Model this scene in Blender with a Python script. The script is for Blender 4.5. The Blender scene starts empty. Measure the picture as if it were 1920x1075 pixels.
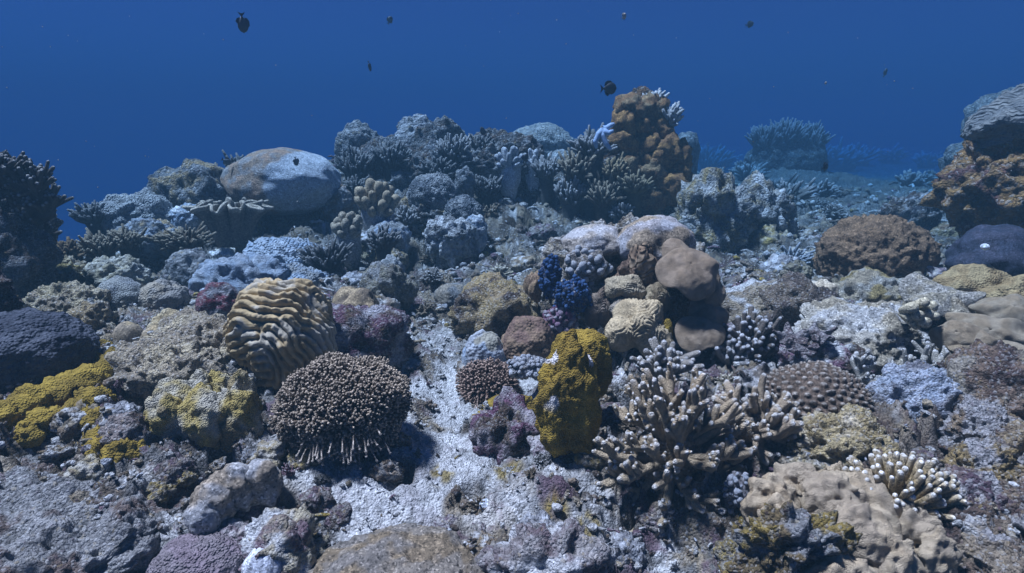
import bpy, bmesh, math, random
import numpy as np
R = math.radians
SC = bpy.context.scene

# ------------------------------------------------------------------ camera, world, sun, exposure
CAMZ, PITCH, FPX = 1.2, R(15.0), 1144.0
cam_d = bpy.data.cameras.new('camera'); cam = bpy.data.objects.new('camera', cam_d)
SC.collection.objects.link(cam); SC.camera = cam
cam_d.sensor_width = 36.0; cam_d.lens = 36.0*FPX/1920.0
cam_d.clip_start = 0.05; cam_d.clip_end = 500.0
cam.location = (0, 0, CAMZ); cam.rotation_euler = (R(90)-PITCH, 0, 0)

SUN_DIR = np.array([0.40, -0.03, -1.0]); SUN_DIR /= np.linalg.norm(SUN_DIR)     # direction the light travels
W = bpy.data.worlds.new('World'); SC.world = W; W.use_nodes = True
nt = W.node_tree; nt.nodes.clear()
wo = nt.nodes.new('ShaderNodeOutputWorld'); wb = nt.nodes.new('ShaderNodeBackground')
sky_t = nt.nodes.new('ShaderNodeTexSky'); sky_t.sky_type = 'NISHITA'; sky_t.sun_disc = False
sky_t.sun_elevation = math.asin(-SUN_DIR[2]); sky_t.sun_rotation = math.atan2(-SUN_DIR[0], -SUN_DIR[1])
tint = nt.nodes.new('ShaderNodeMix'); tint.data_type = 'RGBA'; tint.blend_type = 'MULTIPLY'
tint.inputs[0].default_value = 1.0; tint.inputs[7].default_value = (0.10, 0.185, 0.50, 1)   # daylight filtered by the sea above
nt.links.new(sky_t.outputs[0], tint.inputs[6]); nt.links.new(tint.outputs[2], wb.inputs[0])
wb.inputs[1].default_value = 0.05; nt.links.new(wb.outputs[0], wo.inputs[0])

sun_d = bpy.data.lights.new('sun', 'SUN'); sun = bpy.data.objects.new('sun', sun_d); SC.collection.objects.link(sun)
sun_d.energy = 5.0; sun_d.angle = R(8.0); sun_d.color = (1.0, 0.745, 0.82)
from mathutils import Vector
sun.rotation_euler = Vector(SUN_DIR).to_track_quat('-Z', 'Y').to_euler(); sun.location = (-3, 0, 8)

SC.view_settings.view_transform = 'Standard'; SC.view_settings.look = 'None'
SC.view_settings.gamma = 1.0; SC.view_settings.exposure = 1.27; SC.view_settings.use_curve_mapping = False
SC.cycles.use_denoising = True
SC.cycles.max_bounces = 5; SC.cycles.diffuse_bounces = 1; SC.cycles.glossy_bounces = 1
SC.cycles.volume_bounces = 1; SC.cycles.transparent_max_bounces = 4
SC.cycles.sample_clamp_indirect = 4.0

WATER_DENS = 0.145
WATER_SCAT = (0.026, 0.059, 0.080, 1)
WATER_ABS = (0.0, 0.27, 0.615, 1)

# ------------------------------------------------------------------ numpy noise
def _h(ix, iy, iz, seed):
    with np.errstate(over='ignore'):
        h = (ix.astype(np.int64)*374761393 + iy.astype(np.int64)*668265263 + iz.astype(np.int64)*2147483647 + seed*1274126177) & 0xFFFFFFFF
        h = ((h ^ (h >> 13))*1274126177) & 0xFFFFFFFF
        h = ((h ^ (h >> 16))*2246822519) & 0xFFFFFFFF
        return h ^ (h >> 15)
_G = np.array([[1,1,0],[-1,1,0],[1,-1,0],[-1,-1,0],[1,0,1],[-1,0,1],[1,0,-1],[-1,0,-1],[0,1,1],[0,-1,1],[0,1,-1],[0,-1,-1],[1,1,0],[-1,1,0],[0,-1,1],[0,-1,-1]], float)
def pn(p, seed=0):
    p = np.asarray(p, float); i = np.floor(p).astype(np.int64); f = p - i
    u = f*f*f*(f*(f*6-15)+10); out = np.zeros(len(p))
    for dx in (0, 1):
        wx = u[:, 0] if dx else 1-u[:, 0]
        for dy in (0, 1):
            wy = u[:, 1] if dy else 1-u[:, 1]
            for dz in (0, 1):
                wz = u[:, 2] if dz else 1-u[:, 2]
                g = _G[_h(i[:, 0]+dx, i[:, 1]+dy, i[:, 2]+dz, seed) & 15]
                out += wx*wy*wz*(g[:, 0]*(f[:, 0]-dx)+g[:, 1]*(f[:, 1]-dy)+g[:, 2]*(f[:, 2]-dz))
    return out
def pn2(p, seed=0):
    p = np.asarray(p, float); i = np.floor(p[:, :2]).astype(np.int64); f = p[:, :2]-i
    u = f*f*f*(f*(f*6-15)+10); out = np.zeros(len(p)); z0 = np.zeros(len(p), np.int64)
    for dx in (0, 1):
        wx = u[:, 0] if dx else 1-u[:, 0]
        for dy in (0, 1):
            a_ = (_h(i[:, 0]+dx, i[:, 1]+dy, z0, seed) & 255)*(2*np.pi/256)
            out += wx*(u[:, 1] if dy else 1-u[:, 1])*(np.cos(a_)*(f[:, 0]-dx)+np.sin(a_)*(f[:, 1]-dy))
    return out*1.35
def fbm2(p, octv=4, seed=0, gain=0.5):
    a, s, out = 1.0, 1.0, 0.0
    for k in range(octv):
        out = out + a*pn2(np.asarray(p)*s, seed+k*17); a *= gain; s *= 2.03
    return out
def fbm(p, octv=4, seed=0, gain=0.5):
    a, s, out = 1.0, 1.0, 0.0
    for k in range(octv):
        out = out + a*pn(np.asarray(p)*s, seed+k*17); a *= gain; s *= 2.03
    return out
def worley(p, seed=0, dim=3):
    p = np.asarray(p, float); i = np.floor(p).astype(np.int64)
    f1 = np.full(len(p), 9.0); f2 = f1.copy(); idn = np.zeros(len(p))
    zr = (-1, 0, 1) if dim == 3 else (0,)
    for dx in (-1, 0, 1):
        for dy in (-1, 0, 1):
            for dz in zr:
                cx, cy, cz = i[:, 0]+dx, i[:, 1]+dy, i[:, 2]+dz
                h = _h(cx, cy, cz, seed)
                d = (cx+(h & 1023)/1023.0-p[:, 0])**2 + (cy+((h >> 10) & 1023)/1023.0-p[:, 1])**2
                if dim == 3: d = d + (cz+((h >> 20) & 1023)/1023.0-p[:, 2])**2
                m = d < f1
                f2 = np.where(m, f1, np.minimum(f2, d)); idn = np.where(m, (h >> 7) & 4095, idn); f1 = np.where(m, d, f1)
    return np.sqrt(f1), np.sqrt(f2), idn/4095.0
def S(x, a, b):
    t = np.clip((np.asarray(x, float)-a)/(b-a), 0, 1); return t*t*(3-2*t)
def mix(a, b, t):
    return np.asarray(a)[None, :]*(1-t[:, None]) + np.asarray(b)[None, :]*t[:, None]

def swift(n, wave, seed, g=0.0, r=0.35, aniso=0.0, ang=0.0, it=130):
    """labyrinth (g=0) or spot (g>0) pattern"""
    rng = np.random.RandomState(seed); u = rng.randn(n, n)*0.1
    k = np.fft.fftfreq(n)*2*np.pi*wave/(2*np.pi)
    kx, ky = np.meshgrid(k, k); k2 = kx**2+ky**2
    ca, sa = math.cos(ang), math.sin(ang)
    kk = np.sqrt(k2)+1e-9; al = ((kx*ca+ky*sa)/kk)**2
    L = r - (1-k2)**2 - aniso*(1-al)*np.exp(-(kk-1)**2*8)
    dt = 0.8; D = 1.0/(1-dt*L)
    for _ in range(it):
        D_n = np.fft.fft2(u + dt*(g*u*u-u**3)); u = np.real(np.fft.ifft2(D_n*D))
    return u/np.std(u)
def samp(tex, a, b):
    n = tex.shape[0]; a = np.mod(a*n, n); b = np.mod(b*n, n)
    i = np.floor(a).astype(int) % n; j = np.floor(b).astype(int) % n; fa, fb = a-np.floor(a), b-np.floor(b)
    i1, j1 = (i+1) % n, (j+1) % n
    return (tex[i, j]*(1-fa)+tex[i1, j]*fa)*(1-fb)+(tex[i, j1]*(1-fa)+tex[i1, j1]*fa)*fb

# ------------------------------------------------------------------ mesh helpers
def make_mesh(name, v, tris=None, quads=None, cols=None, smooth=True, alpha=None):
    me = bpy.data.meshes.new(name); v = np.asarray(v, np.float32)
    nt_ = 0 if tris is None else len(tris); nq = 0 if quads is None else len(quads)
    loops = np.concatenate([np.asarray(a, np.int32).ravel() for a in (tris, quads) if a is not None and len(a)])
    tot = np.concatenate([np.full(nt_, 3, np.int32), np.full(nq, 4, np.int32)])
    st = np.concatenate([[0], np.cumsum(tot)[:-1]]).astype(np.int32)
    me.vertices.add(len(v)); me.vertices.foreach_set('co', v.ravel())
    me.loops.add(len(loops)); me.loops.foreach_set('vertex_index', loops)
    me.polygons.add(len(tot)); me.polygons.foreach_set('loop_start', st); me.polygons.foreach_set('loop_total', tot)
    me.polygons.foreach_set('use_smooth', np.full(len(tot), smooth))
    if cols is not None:
        at_ = me.color_attributes.new('Col', 'FLOAT_COLOR', 'POINT')
        c = np.ones((len(v), 4), np.float32); c[:, :3] = np.clip(cols, 0.004, 0.9); c[:, 3] = 0.4 if alpha is None else alpha; at_.data.foreach_set('color', c.ravel())
    me.update(calc_edges=True)
    return me
def link(name, me, mat=None, parent=None, loc=(0, 0, 0)):
    o = bpy.data.objects.new(name, me); SC.collection.objects.link(o); o.location = loc
    if mat is not None and not me.materials: me.materials.append(mat)
    if parent is not None: o.parent = parent
    return o
def tag(o, label=None, cat=None, group=None, kind=None):
    if label: o['label'] = label
    if cat: o['category'] = cat
    if group: o['group'] = group
    if kind: o['kind'] = kind
    return o
def empty(name, label, cat, loc, group=None):
    o = bpy.data.objects.new(name, None); SC.collection.objects.link(o); o.location = loc; o.empty_display_size = 0.05
    return tag(o, label, cat, group)
_ICO = {}
def ico(sub):
    if sub not in _ICO:
        bm = bmesh.new(); bmesh.ops.create_icosphere(bm, subdivisions=sub, radius=1.0)
        v = np.array([x.co[:] for x in bm.verts]); f = np.array([[x.index for x in q.verts] for q in bm.faces]); bm.free()
        v /= np.linalg.norm(v, axis=1)[:, None]; _ICO[sub] = (v, f)
    return _ICO[sub]
class Acc:
    def __init__(s): s.v, s.t, s.q, s.c, s.n = [], [], [], [], 0
    def add(s, v, t=None, q=None, c=None):
        if t is not None and len(t): s.t.append(np.asarray(t)+s.n)
        if q is not None and len(q): s.q.append(np.asarray(q)+s.n)
        c = np.asarray(c, float)
        if c.ndim == 1: c = np.tile(c, (len(v), 1))
        s.v.append(np.asarray(v)); s.c.append(c); s.n += len(v)
    def mesh(s, name):
        return make_mesh(name, np.concatenate(s.v), np.concatenate(s.t) if s.t else None, np.concatenate(s.q) if s.q else None, np.concatenate(s.c))
_SW = {}
def _topo(K, sides):
    if (K, sides) not in _SW:
        i, j = np.meshgrid(np.arange(K-1), np.arange(sides), indexing='ij'); j2 = (j+1) % sides
        q = np.stack([i*sides+j, i*sides+j2, (i+1)*sides+j2, (i+1)*sides+j], -1).reshape(-1, 4)[:, ::-1]
        jj = np.arange(sides); t = np.stack([(K-1)*sides+jj, np.full(sides, K*sides), (K-1)*sides+(jj+1) % sides], -1)
        th = jj*2*np.pi/sides; _SW[(K, sides)] = (q, t, np.append(np.repeat(np.linspace(0, 1, K), sides), 1.0), np.cos(th), np.sin(th))
    return _SW[(K, sides)]
def _cr(a, b):
    return np.stack([a[..., 1]*b[..., 2]-a[..., 2]*b[..., 1], a[..., 2]*b[..., 0]-a[..., 0]*b[..., 2], a[..., 0]*b[..., 1]-a[..., 1]*b[..., 0]], -1)
def _nz(a): return a/(np.sqrt((a*a).sum(-1, keepdims=True))+1e-9)
def sweeps(pts, rad, sides=6, cap=True):
    """tapered tubes with rounded ends, many at once: pts (N,K,3), rad (N,K) -> verts (N,V,3), tris, quads, t along"""
    if cap:
        d = _nz(pts[:, -1]-pts[:, -2]); r = rad[:, -1:]
        pts = np.concatenate([pts, (pts[:, -1]+d*r*0.6)[:, None], (pts[:, -1]+d*r*0.92)[:, None]], 1); rad = np.concatenate([rad, r*0.78, r*0.35], 1)
    K = pts.shape[1]; tg = np.empty_like(pts); tg[:, 1:-1] = pts[:, 2:]-pts[:, :-2]; tg[:, 0] = pts[:, 1]-pts[:, 0]; tg[:, -1] = pts[:, -1]-pts[:, -2]; tg = _nz(tg)
    ref = np.where((np.abs(tg[:, 0, 1]) < 0.8)[:, None, None], np.array([0.31, 0.87, 0.39]), np.array([0.9, 0.1, 0.4]))
    a = _nz(_cr(tg, np.broadcast_to(ref, tg.shape))); b = _cr(tg, a); q, t, tt, cs, sn = _topo(K, sides)
    ring = a[:, :, None, :]*cs[None, None, :, None]+b[:, :, None, :]*sn[None, None, :, None]
    v = (pts[:, :, None, :]+ring*rad[:, :, None, None]).reshape(len(pts), -1, 3)
    return np.concatenate([v, (pts[:, -1]+tg[:, -1]*rad[:, -1:]*0.3)[:, None]], 1), t, q, tt
def sweep(pts, rad, sides=6, cap=True):
    v, t, q, tt = sweeps(np.asarray(pts, float)[None], np.asarray(rad, float)[None], sides, cap); return v[0], t, q, tt
def bez(p0, p1, p2, n=5):
    t = np.linspace(0, 1, n)[:, None]; return (1-t)**2*np.asarray(p0)+2*t*(1-t)*np.asarray(p1)+t*t*np.asarray(p2)

# ------------------------------------------------------------------ materials
_M = {}
def mat(bump='fuzz', scale=200.0, dist=0.004, rough=0.85, var=0.45, vscale=30.0, spec=0.15, coat=0.0):
    key = (bump, scale, dist, rough, var, vscale, spec)
    if key in _M: return _M[key]
    m = bpy.data.materials.new('coral_%s_%d' % (bump, len(_M))); m.use_nodes = True; t = m.node_tree; N = t.nodes; L = t.links
    bs = N['Principled BSDF']; bs.inputs['Roughness'].default_value = rough; bs.inputs['Specular IOR Level'].default_value = spec
    at_ = N.new('ShaderNodeAttribute'); at_.attribute_name = 'Col'
    tc = N.new('ShaderNodeTexCoord')
    n1 = N.new('ShaderNodeTexNoise'); n1.inputs['Scale'].default_value = vscale; n1.inputs['Detail'].default_value = 7.0; n1.inputs['Roughness'].default_value = 0.68
    L.new(tc.outputs['Object'], n1.inputs['Vector'])
    mr = N.new('ShaderNodeMapRange'); mr.inputs[1].default_value = 0.3; mr.inputs[2].default_value = 0.7
    mr.inputs[3].default_value = 1.0-var; mr.inputs[4].default_value = 1.0+var; L.new(n1.outputs[0], mr.inputs[0])
    mul = N.new('ShaderNodeVectorMath'); mul.operation = 'SCALE'
    L.new(at_.outputs['Color'], mul.inputs[0]); L.new(mr.outputs[0], mul.inputs['Scale']); csrc = mul.outputs[0]; vcell = None
    if bump == 'crust':
        vc = N.new('ShaderNodeTexVoronoi'); vc.inputs['Scale'].default_value = scale; vc.inputs['Randomness'].default_value = 1.0
        dn = N.new('ShaderNodeTexNoise'); dn.inputs['Scale'].default_value = scale*.9; dn.inputs['Detail'].default_value = 2.0; L.new(tc.outputs['Object'], dn.inputs['Vector'])
        dm = N.new('ShaderNodeVectorMath'); dm.operation = 'MULTIPLY_ADD'; dm.inputs[1].default_value = (.7/scale,)*3
        L.new(dn.outputs['Color'], dm.inputs[0]); L.new(tc.outputs['Object'], dm.inputs[2]); L.new(dm.outputs[0], vc.inputs['Vector'])
        sx = N.new('ShaderNodeSeparateColor'); L.new(vc.outputs['Color'], sx.inputs[0]); vcell = vc
        for chan, lo, hi, colr in ((0, .76, .84, (.62, .62, .60, 1)), (1, .70, .80, (.055, .045, .04, 1)), (2, .96, .985, (.16, .10, .13, 1)), (2, .06, .03, (.34, .25, .10, 1))):
            mk = N.new('ShaderNodeMapRange'); mk.inputs[1].default_value = lo; mk.inputs[2].default_value = hi; mk.inputs[4].default_value = .8; L.new(sx.outputs[chan], mk.inputs[0]); ml_ = N.new('ShaderNodeMath'); ml_.operation = 'MULTIPLY'; L.new(mk.outputs[0], ml_.inputs[0]); L.new(at_.outputs['Alpha'], ml_.inputs[1])
            mx = N.new('ShaderNodeMix'); mx.data_type = 'RGBA'; mx.inputs[7].default_value = colr; L.new(ml_.outputs[0], mx.inputs[0]); L.new(csrc, mx.inputs[6]); csrc = mx.outputs[2]
    if bump == 'fuzz' and var > .2:
        vc = N.new('ShaderNodeTexVoronoi'); vc.inputs['Scale'].default_value = 150.0; L.new(tc.outputs['Object'], vc.inputs['Vector'])
        sx = N.new('ShaderNodeSeparateColor'); L.new(vc.outputs['Color'], sx.inputs[0])
        for chan, fac in ((0, 1.7), (1, .5)):
            mk = N.new('ShaderNodeMapRange'); mk.inputs[1].default_value = .80; mk.inputs[2].default_value = .84; mk.inputs[3].default_value = 1.0; mk.inputs[4].default_value = fac; L.new(sx.outputs[chan], mk.inputs[0])
            mx = N.new('ShaderNodeVectorMath'); mx.operation = 'SCALE'; L.new(csrc, mx.inputs[0]); L.new(mk.outputs[0], mx.inputs['Scale']); csrc = mx.outputs[0]
    L.new(csrc, bs.inputs['Base Color'])
    bp = N.new('ShaderNodeBump'); bp.inputs['Strength'].default_value = 1.0; bp.inputs['Distance'].default_value = dist
    if bump == 'crust':
        n2 = N.new('ShaderNodeTexNoise'); n2.inputs['Scale'].default_value = scale*.55; n2.inputs['Detail'].default_value = 5.0; n2.inputs['Roughness'].default_value = 0.7
        L.new(tc.outputs['Object'], n2.inputs['Vector']); md_ = N.new('ShaderNodeMath'); md_.operation = 'MULTIPLY_ADD'; md_.inputs[1].default_value = -.55
        L.new(vcell.outputs['Distance'], md_.inputs[0]); L.new(n2.outputs[0], md_.inputs[2]); h = md_.outputs[0]
    elif bump in ('polyp', 'cell'):
        vz = N.new('ShaderNodeTexVoronoi'); vz.inputs['Scale'].default_value = scale; L.new(tc.outputs['Object'], vz.inputs['Vector'])
        mp = N.new('ShaderNodeMapRange'); mp.inputs[1].default_value = 0.0; mp.inputs[2].default_value = 0.75
        mp.inputs[3].default_value, mp.inputs[4].default_value = (1.0, 0.0) if bump == 'polyp' else (0.0, 1.0)
        L.new(vz.outputs['Distance'], mp.inputs[0]); h = mp.outputs[0]
    elif bump == 'line':
        nl = N.new('ShaderNodeTexNoise'); nl.inputs['Scale'].default_value = scale; nl.inputs['Detail'].default_value = 0.6; L.new(tc.outputs['Object'], nl.inputs['Vector'])
        ml = N.new('ShaderNodeMath'); ml.operation = 'MULTIPLY'; ml.inputs[1].default_value = 34.0; L.new(nl.outputs[0], ml.inputs[0])
        sl_ = N.new('ShaderNodeMath'); sl_.operation = 'SINE'; L.new(ml.outputs[0], sl_.inputs[0]); h = sl_.outputs[0]
    elif bump == 'wave':
        wv = N.new('ShaderNodeTexWave'); wv.bands_direction = 'DIAGONAL'; wv.inputs['Scale'].default_value = scale; wv.inputs['Distortion'].default_value = 9.0
        wv.inputs['Detail'].default_value = 2.0; wv.inputs['Detail Scale'].default_value = 0.6
        L.new(tc.outputs['Object'], wv.inputs['Vector']); h = wv.outputs['Fac']
    else:
        n2 = N.new('ShaderNodeTexNoise'); n2.inputs['Scale'].default_value = scale; n2.inputs['Detail'].default_value = 4.0; n2.inputs['Roughness'].default_value = 0.65
        L.new(tc.outputs['Object'], n2.inputs['Vector']); h = n2.outputs[0]
    ad = N.new('ShaderNodeMath'); ad.operation = 'MULTIPLY_ADD'; ad.inputs[1].default_value = 0.5
    L.new(n1.outputs[0], ad.inputs[0]); L.new(h, ad.inputs[2]); L.new(ad.outputs[0], bp.inputs['Height'])
    L.new(bp.outputs[0], bs.inputs['Normal']); _M[key] = m
    return m
ROCK = mat('crust', 105, 0.024, var=0.55, vscale=45)
ROCKF = mat('crust', 44, 0.05, var=0.55, vscale=22)
FUZZ = mat('fuzz', 200, 0.014, var=0.40, vscale=30)
SMOOTH = mat('fuzz', 150, 0.007, var=0.30, vscale=20, rough=0.7)
ROCKU = mat('crust', 4.6, 0.028, var=0.55, vscale=2.4)
BRANCHU = mat('polyp', 11, 0.006, var=0.3, vscale=3)
POLYP = mat('polyp', 95, 0.006, var=0.3, vscale=22)
POLYPS = mat('polyp', 120, 0.010, var=0.4, vscale=28)
BRANCH = mat('polyp', 260, 0.006, var=0.3, vscale=60)

# ------------------------------------------------------------------ terrain function and pixel rays (1920 x 1075 photo pixels)
CP, SP = math.cos(PITCH), math.sin(PITCH)
def ray(px, py):
    a, b = (px-960.0)/FPX, (537.5-py)/FPX
    d = np.array([a, CP+b*SP, -SP+b*CP]); return d/d[1]
def at(px, py, Y):
    return np.array([0, 0, CAMZ]) + ray(px, py)*Y
def mpp(P):
    return ((P[1])*CP - (P[2]-CAMZ)*SP)/FPX
def base_h(x, y):
    x = np.asarray(x, float); y = np.asarray(y, float)
    wL = S(x, -5.4, -3.3); wR = 1-S(x, 0.1, 2.1)
    z = 0.62*S(y, 5.0, 8.3)*wL*wR
    yo = 2.4*S(x, -1.4, 0.4); z = z - 4.5*S(y-yo, 8.0, 12.5)*(1-S(x, 0.8, 4.0))
    z = z - 4.5*S(-x-4.1+0.22*(y-5), 0.0, 2.4)*S(y, 3.6, 5.8)
    z = z + 0.10*S(x, 0.6, 2.2)*(1-S(y, 4.5, 6.0)) + 0.10*S(-x, 0.5, 1.8)*(1-S(y, 3.0, 4.6))
    z = z - 0.10*np.exp(-((x+0.10)/0.38)**2-((y-2.45)/0.75)**2)
    z = z - 1.35*S(y, 7.2, 34)*S(x, 0.8, 4.0) + 0.42*np.exp(-((x-7.1)/1.6)**2-((y-16)/1.8)**2)
    p = np.stack([x.ravel()*1.1, y.ravel()*1.1, np.zeros(x.size)], 1)
    z = z + 0.10*fbm2(p, 2, 5).reshape(x.shape)*S(y, 1.6, 3.5)
    z = z - 0.24*(1-S(y, 1.30, 2.15)) - 0.16*np.exp(-((x-0.50)/0.22)**2-((y-1.72)/0.26)**2)
    return z
_YS = np.concatenate([np.arange(1.0, 9, 0.01), np.arange(9, 45, 0.05)])
def hit(px, py):
    d = ray(px, py); P = np.array([0, 0, CAMZ])[None, :] + d[None, :]*_YS[:, None]
    below = P[:, 2] < base_h(P[:, 0], P[:, 1])
    k = int(np.argmax(below)) if below.any() else len(_YS)-1
    return P[k]

# ------------------------------------------------------------------ seabed
NU, NV = 760, 610
vv = np.linspace(0, 1, NV); yy = 0.7*np.exp(vv*math.log(70/0.7))
uu = np.linspace(-1, 1, NU)
Y2, U2 = np.meshgrid(yy, uu, indexing='ij'); X2 = U2*(0.92*Y2+0.8)
gx, gy = X2.ravel(), Y2.ravel()
ZW = pn2(np.stack([gx*6, gy*6], 1), 77)
def zone(px, py, r, soft=0.5, sq=1.0):
    c = hit(px, py); d = np.sqrt((gx-c[0])**2+((gy-c[1])*sq)**2)
    w = ZW*r*0.9
    return 1-S(d+w, r*(1-soft), r)
SAND_Z = np.maximum.reduce([zone(850, 745, 0.46), zone(800, 850, 0.40), zone(700, 940, 0.34), .7*zone(620, 900, 0.28), .55*zone(960, 900, 0.40), .5*zone(1000, 1010, 0.30), zone(1080, 800, 0.12), .5*zone(820, 640, .4)])
def seabed_detail(x, y, sand):
    q = np.stack([x, y, x*0], 1)
    wq = q + np.stack([0.06*pn2(q*7, 1)+0.02*pn2(q*22, 3), 0.06*pn2(q*7, 2)+0.02*pn2(q*22, 4), x*0], 1)
    near = 1-S(y, 5, 9); k = 1-0.80*sand
    a1, b1, i1 = worley(wq*3.4, 11, 2); a2, b2, i2 = worley(wq*9.0, 12, 2); a3, b3, i3 = worley(wq*24.0, 13, 2); a4, b4, i4 = worley(wq*52.0, 14, 2)
    lump = lambda f: np.sqrt(np.clip(1-(f*1.15)**2, 0, 1))
    z = k*(0.085*lump(a1)*(0.15+1.0*i1) + 0.030*lump(a2)*(0.1+1.0*i2)*(1+.9*S(y, 3.8, 7))) + (0.008+0.024*k)*lump(a3)*(.2+i3)*(.4+.6*near) + 0.011*lump(a4)*(.2+i4)*near
    z = z + k*0.045*fbm2(wq*5, 4, 21, .55) + 0.003*pn2(q*80, 9)*near
    pit = S(fbm2(wq*3.1, 3, 31), 0.28, 0.52); z = z - 0.12*pit*k
    return z - 0.06*k, i1, i2, lump(a2)
det, id1, id2, lm2 = seabed_detail(gx, gy, SAND_Z)
gz = base_h(gx, gy) + det
q3 = np.stack([gx, gy, gz*1.3], 1); q3[:, 0] += gz*.6
WHITE, TANC, BRN, PUR, YEL, GRYC = (.60, .60, .58), (.30, .235, .145), (.075, .055, .038), (.15, .095, .12), (.27, .19, .03), (.17, .165, .155)
n_a, n_b, n_c = fbm2(q3*2.3, 3, 41), fbm2(q3*9, 3, 42), fbm2(q3*23, 2, 43)
gc = mix(GRYC, WHITE, np.clip(S(n_b+0.6*n_c+0.30*n_a, -0.02, 0.32)+SAND_Z*.9, 0, 1))
gc = gc*(1-(w := 0.80*S(n_a+0.45*n_c, -0.10, 0.26)*(1-SAND_Z)))[:, None] + np.array(TANC)*w[:, None]
w = 0.85*S(fbm2(q3*5, 3, 44)+0.3*n_c, 0.02, 0.28)*(1-0.95*SAND_Z); gc = gc*(1-w)[:, None] + np.array(BRN)*w[:, None]
w = 0.8*S(fbm2(q3*6.5, 3, 45)+0.3*n_c, 0.25, 0.45)*(1-S(gy, 4, 6))*(1-0.7*SAND_Z); gc = gc*(1-w)[:, None] + np.array(PUR)*w[:, None]
for (zx, zy, zr) in ((925, 770, .09), (820, 890, .06), (950, 880, .09), (1040, 960, .07), (1105, 1000, .05), (905, 800, .05), (1500, 1040, .16), (1440, 1000, .10), (1570, 800, .10)):
    w = 0.85*zone(zx, zy, zr)*S(n_c+n_b, -0.2, 0.15); gc = gc*(1-w)[:, None] + np.array(YEL)*w[:, None]
for (zx, zy, zr) in ((300, 640, .75), (120, 560, .8), (380, 560, .5), (1420, 580, .55), (1560, 700, .5), (1700, 560, .5)):
    w = 0.65*zone(zx, zy, zr, .7)*S(n_b+n_c, -.35, .1); gc = gc*(1-w)[:, None] + mix((.40, .32, .21), (.30, .23, .14), S(n_c, -.2, .2))*w[:, None]
w = 0.75*np.maximum(zone(1860, 880, 0.55), zone(1870, 1000, .4)); gc = gc*(1-w)[:, None] + mix((.10, .065, .05), (.26, .2, .14), S(n_b, -.2, .3))*w[:, None]
gc = gc*(0.8+0.4*id2)[:, None]*(1-.38*S(gy, 3.6, 6.0)*S(fbm2(q3*1.7, 2, 91), -.35, .25))[:, None]  # back slope darkened with distance, its shade put into the colour
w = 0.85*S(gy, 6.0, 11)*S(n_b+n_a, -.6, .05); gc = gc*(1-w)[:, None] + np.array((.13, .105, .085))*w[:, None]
galpha = 0.65*np.clip((0.15+0.85*S(fbm2(q3*3.5, 3, 88), -.25, .3))*(1-0.8*SAND_Z), .05, 1)
ii, jj = np.meshgrid(np.arange(NV-1), np.arange(NU-1), indexing='ij'); a = ii*NU+jj
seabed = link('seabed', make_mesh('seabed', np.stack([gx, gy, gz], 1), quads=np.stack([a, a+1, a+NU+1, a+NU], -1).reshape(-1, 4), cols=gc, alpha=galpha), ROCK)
tag(seabed, 'crusted reef floor of rubble, dead coral and pale sand', kind='structure')
def ground(x, y):
    x1, y1 = np.array([x]), np.array([y]); return float(base_h(x1, y1)[0])

# ------------------------------------------------------------------ generic colony builder
BRAIN = swift(256, 11.0, 3, r=0.6, aniso=0.028, ang=1.35, it=160)
BRAINF = swift(240, 6.7, 9, r=0.45, it=90)
SPOTS = swift(224, 9.0, 5, g=1.1, r=0.25, it=110)
def lobed(n, lobes):
    r = np.full(len(n), 0.35); k = 17.0; acc = np.exp(k*r)
    for c, Rr in lobes:
        b = n@np.asarray(c); disc = Rr*Rr-(np.dot(c, c)-b*b)
        t = np.where(disc > 0, b+np.sqrt(np.maximum(disc, 0)), 0.0); acc = acc+np.exp(k*t)
    return np.log(acc)/k
def rand_lobes(k, seed, rr=(.42, .58), off=.52):
    rng = random.Random(seed); out = []
    for i in range(k):
        z = 1-(i+0.5)/k*1.25; ph = i*2.39996+rng.uniform(-.4, .4); s = math.sqrt(max(0, 1-z*z))
        out.append((np.array([s*math.cos(ph), s*math.sin(ph), z])*off*rng.uniform(.85, 1.1), rng.uniform(*rr)))
    return out
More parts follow.
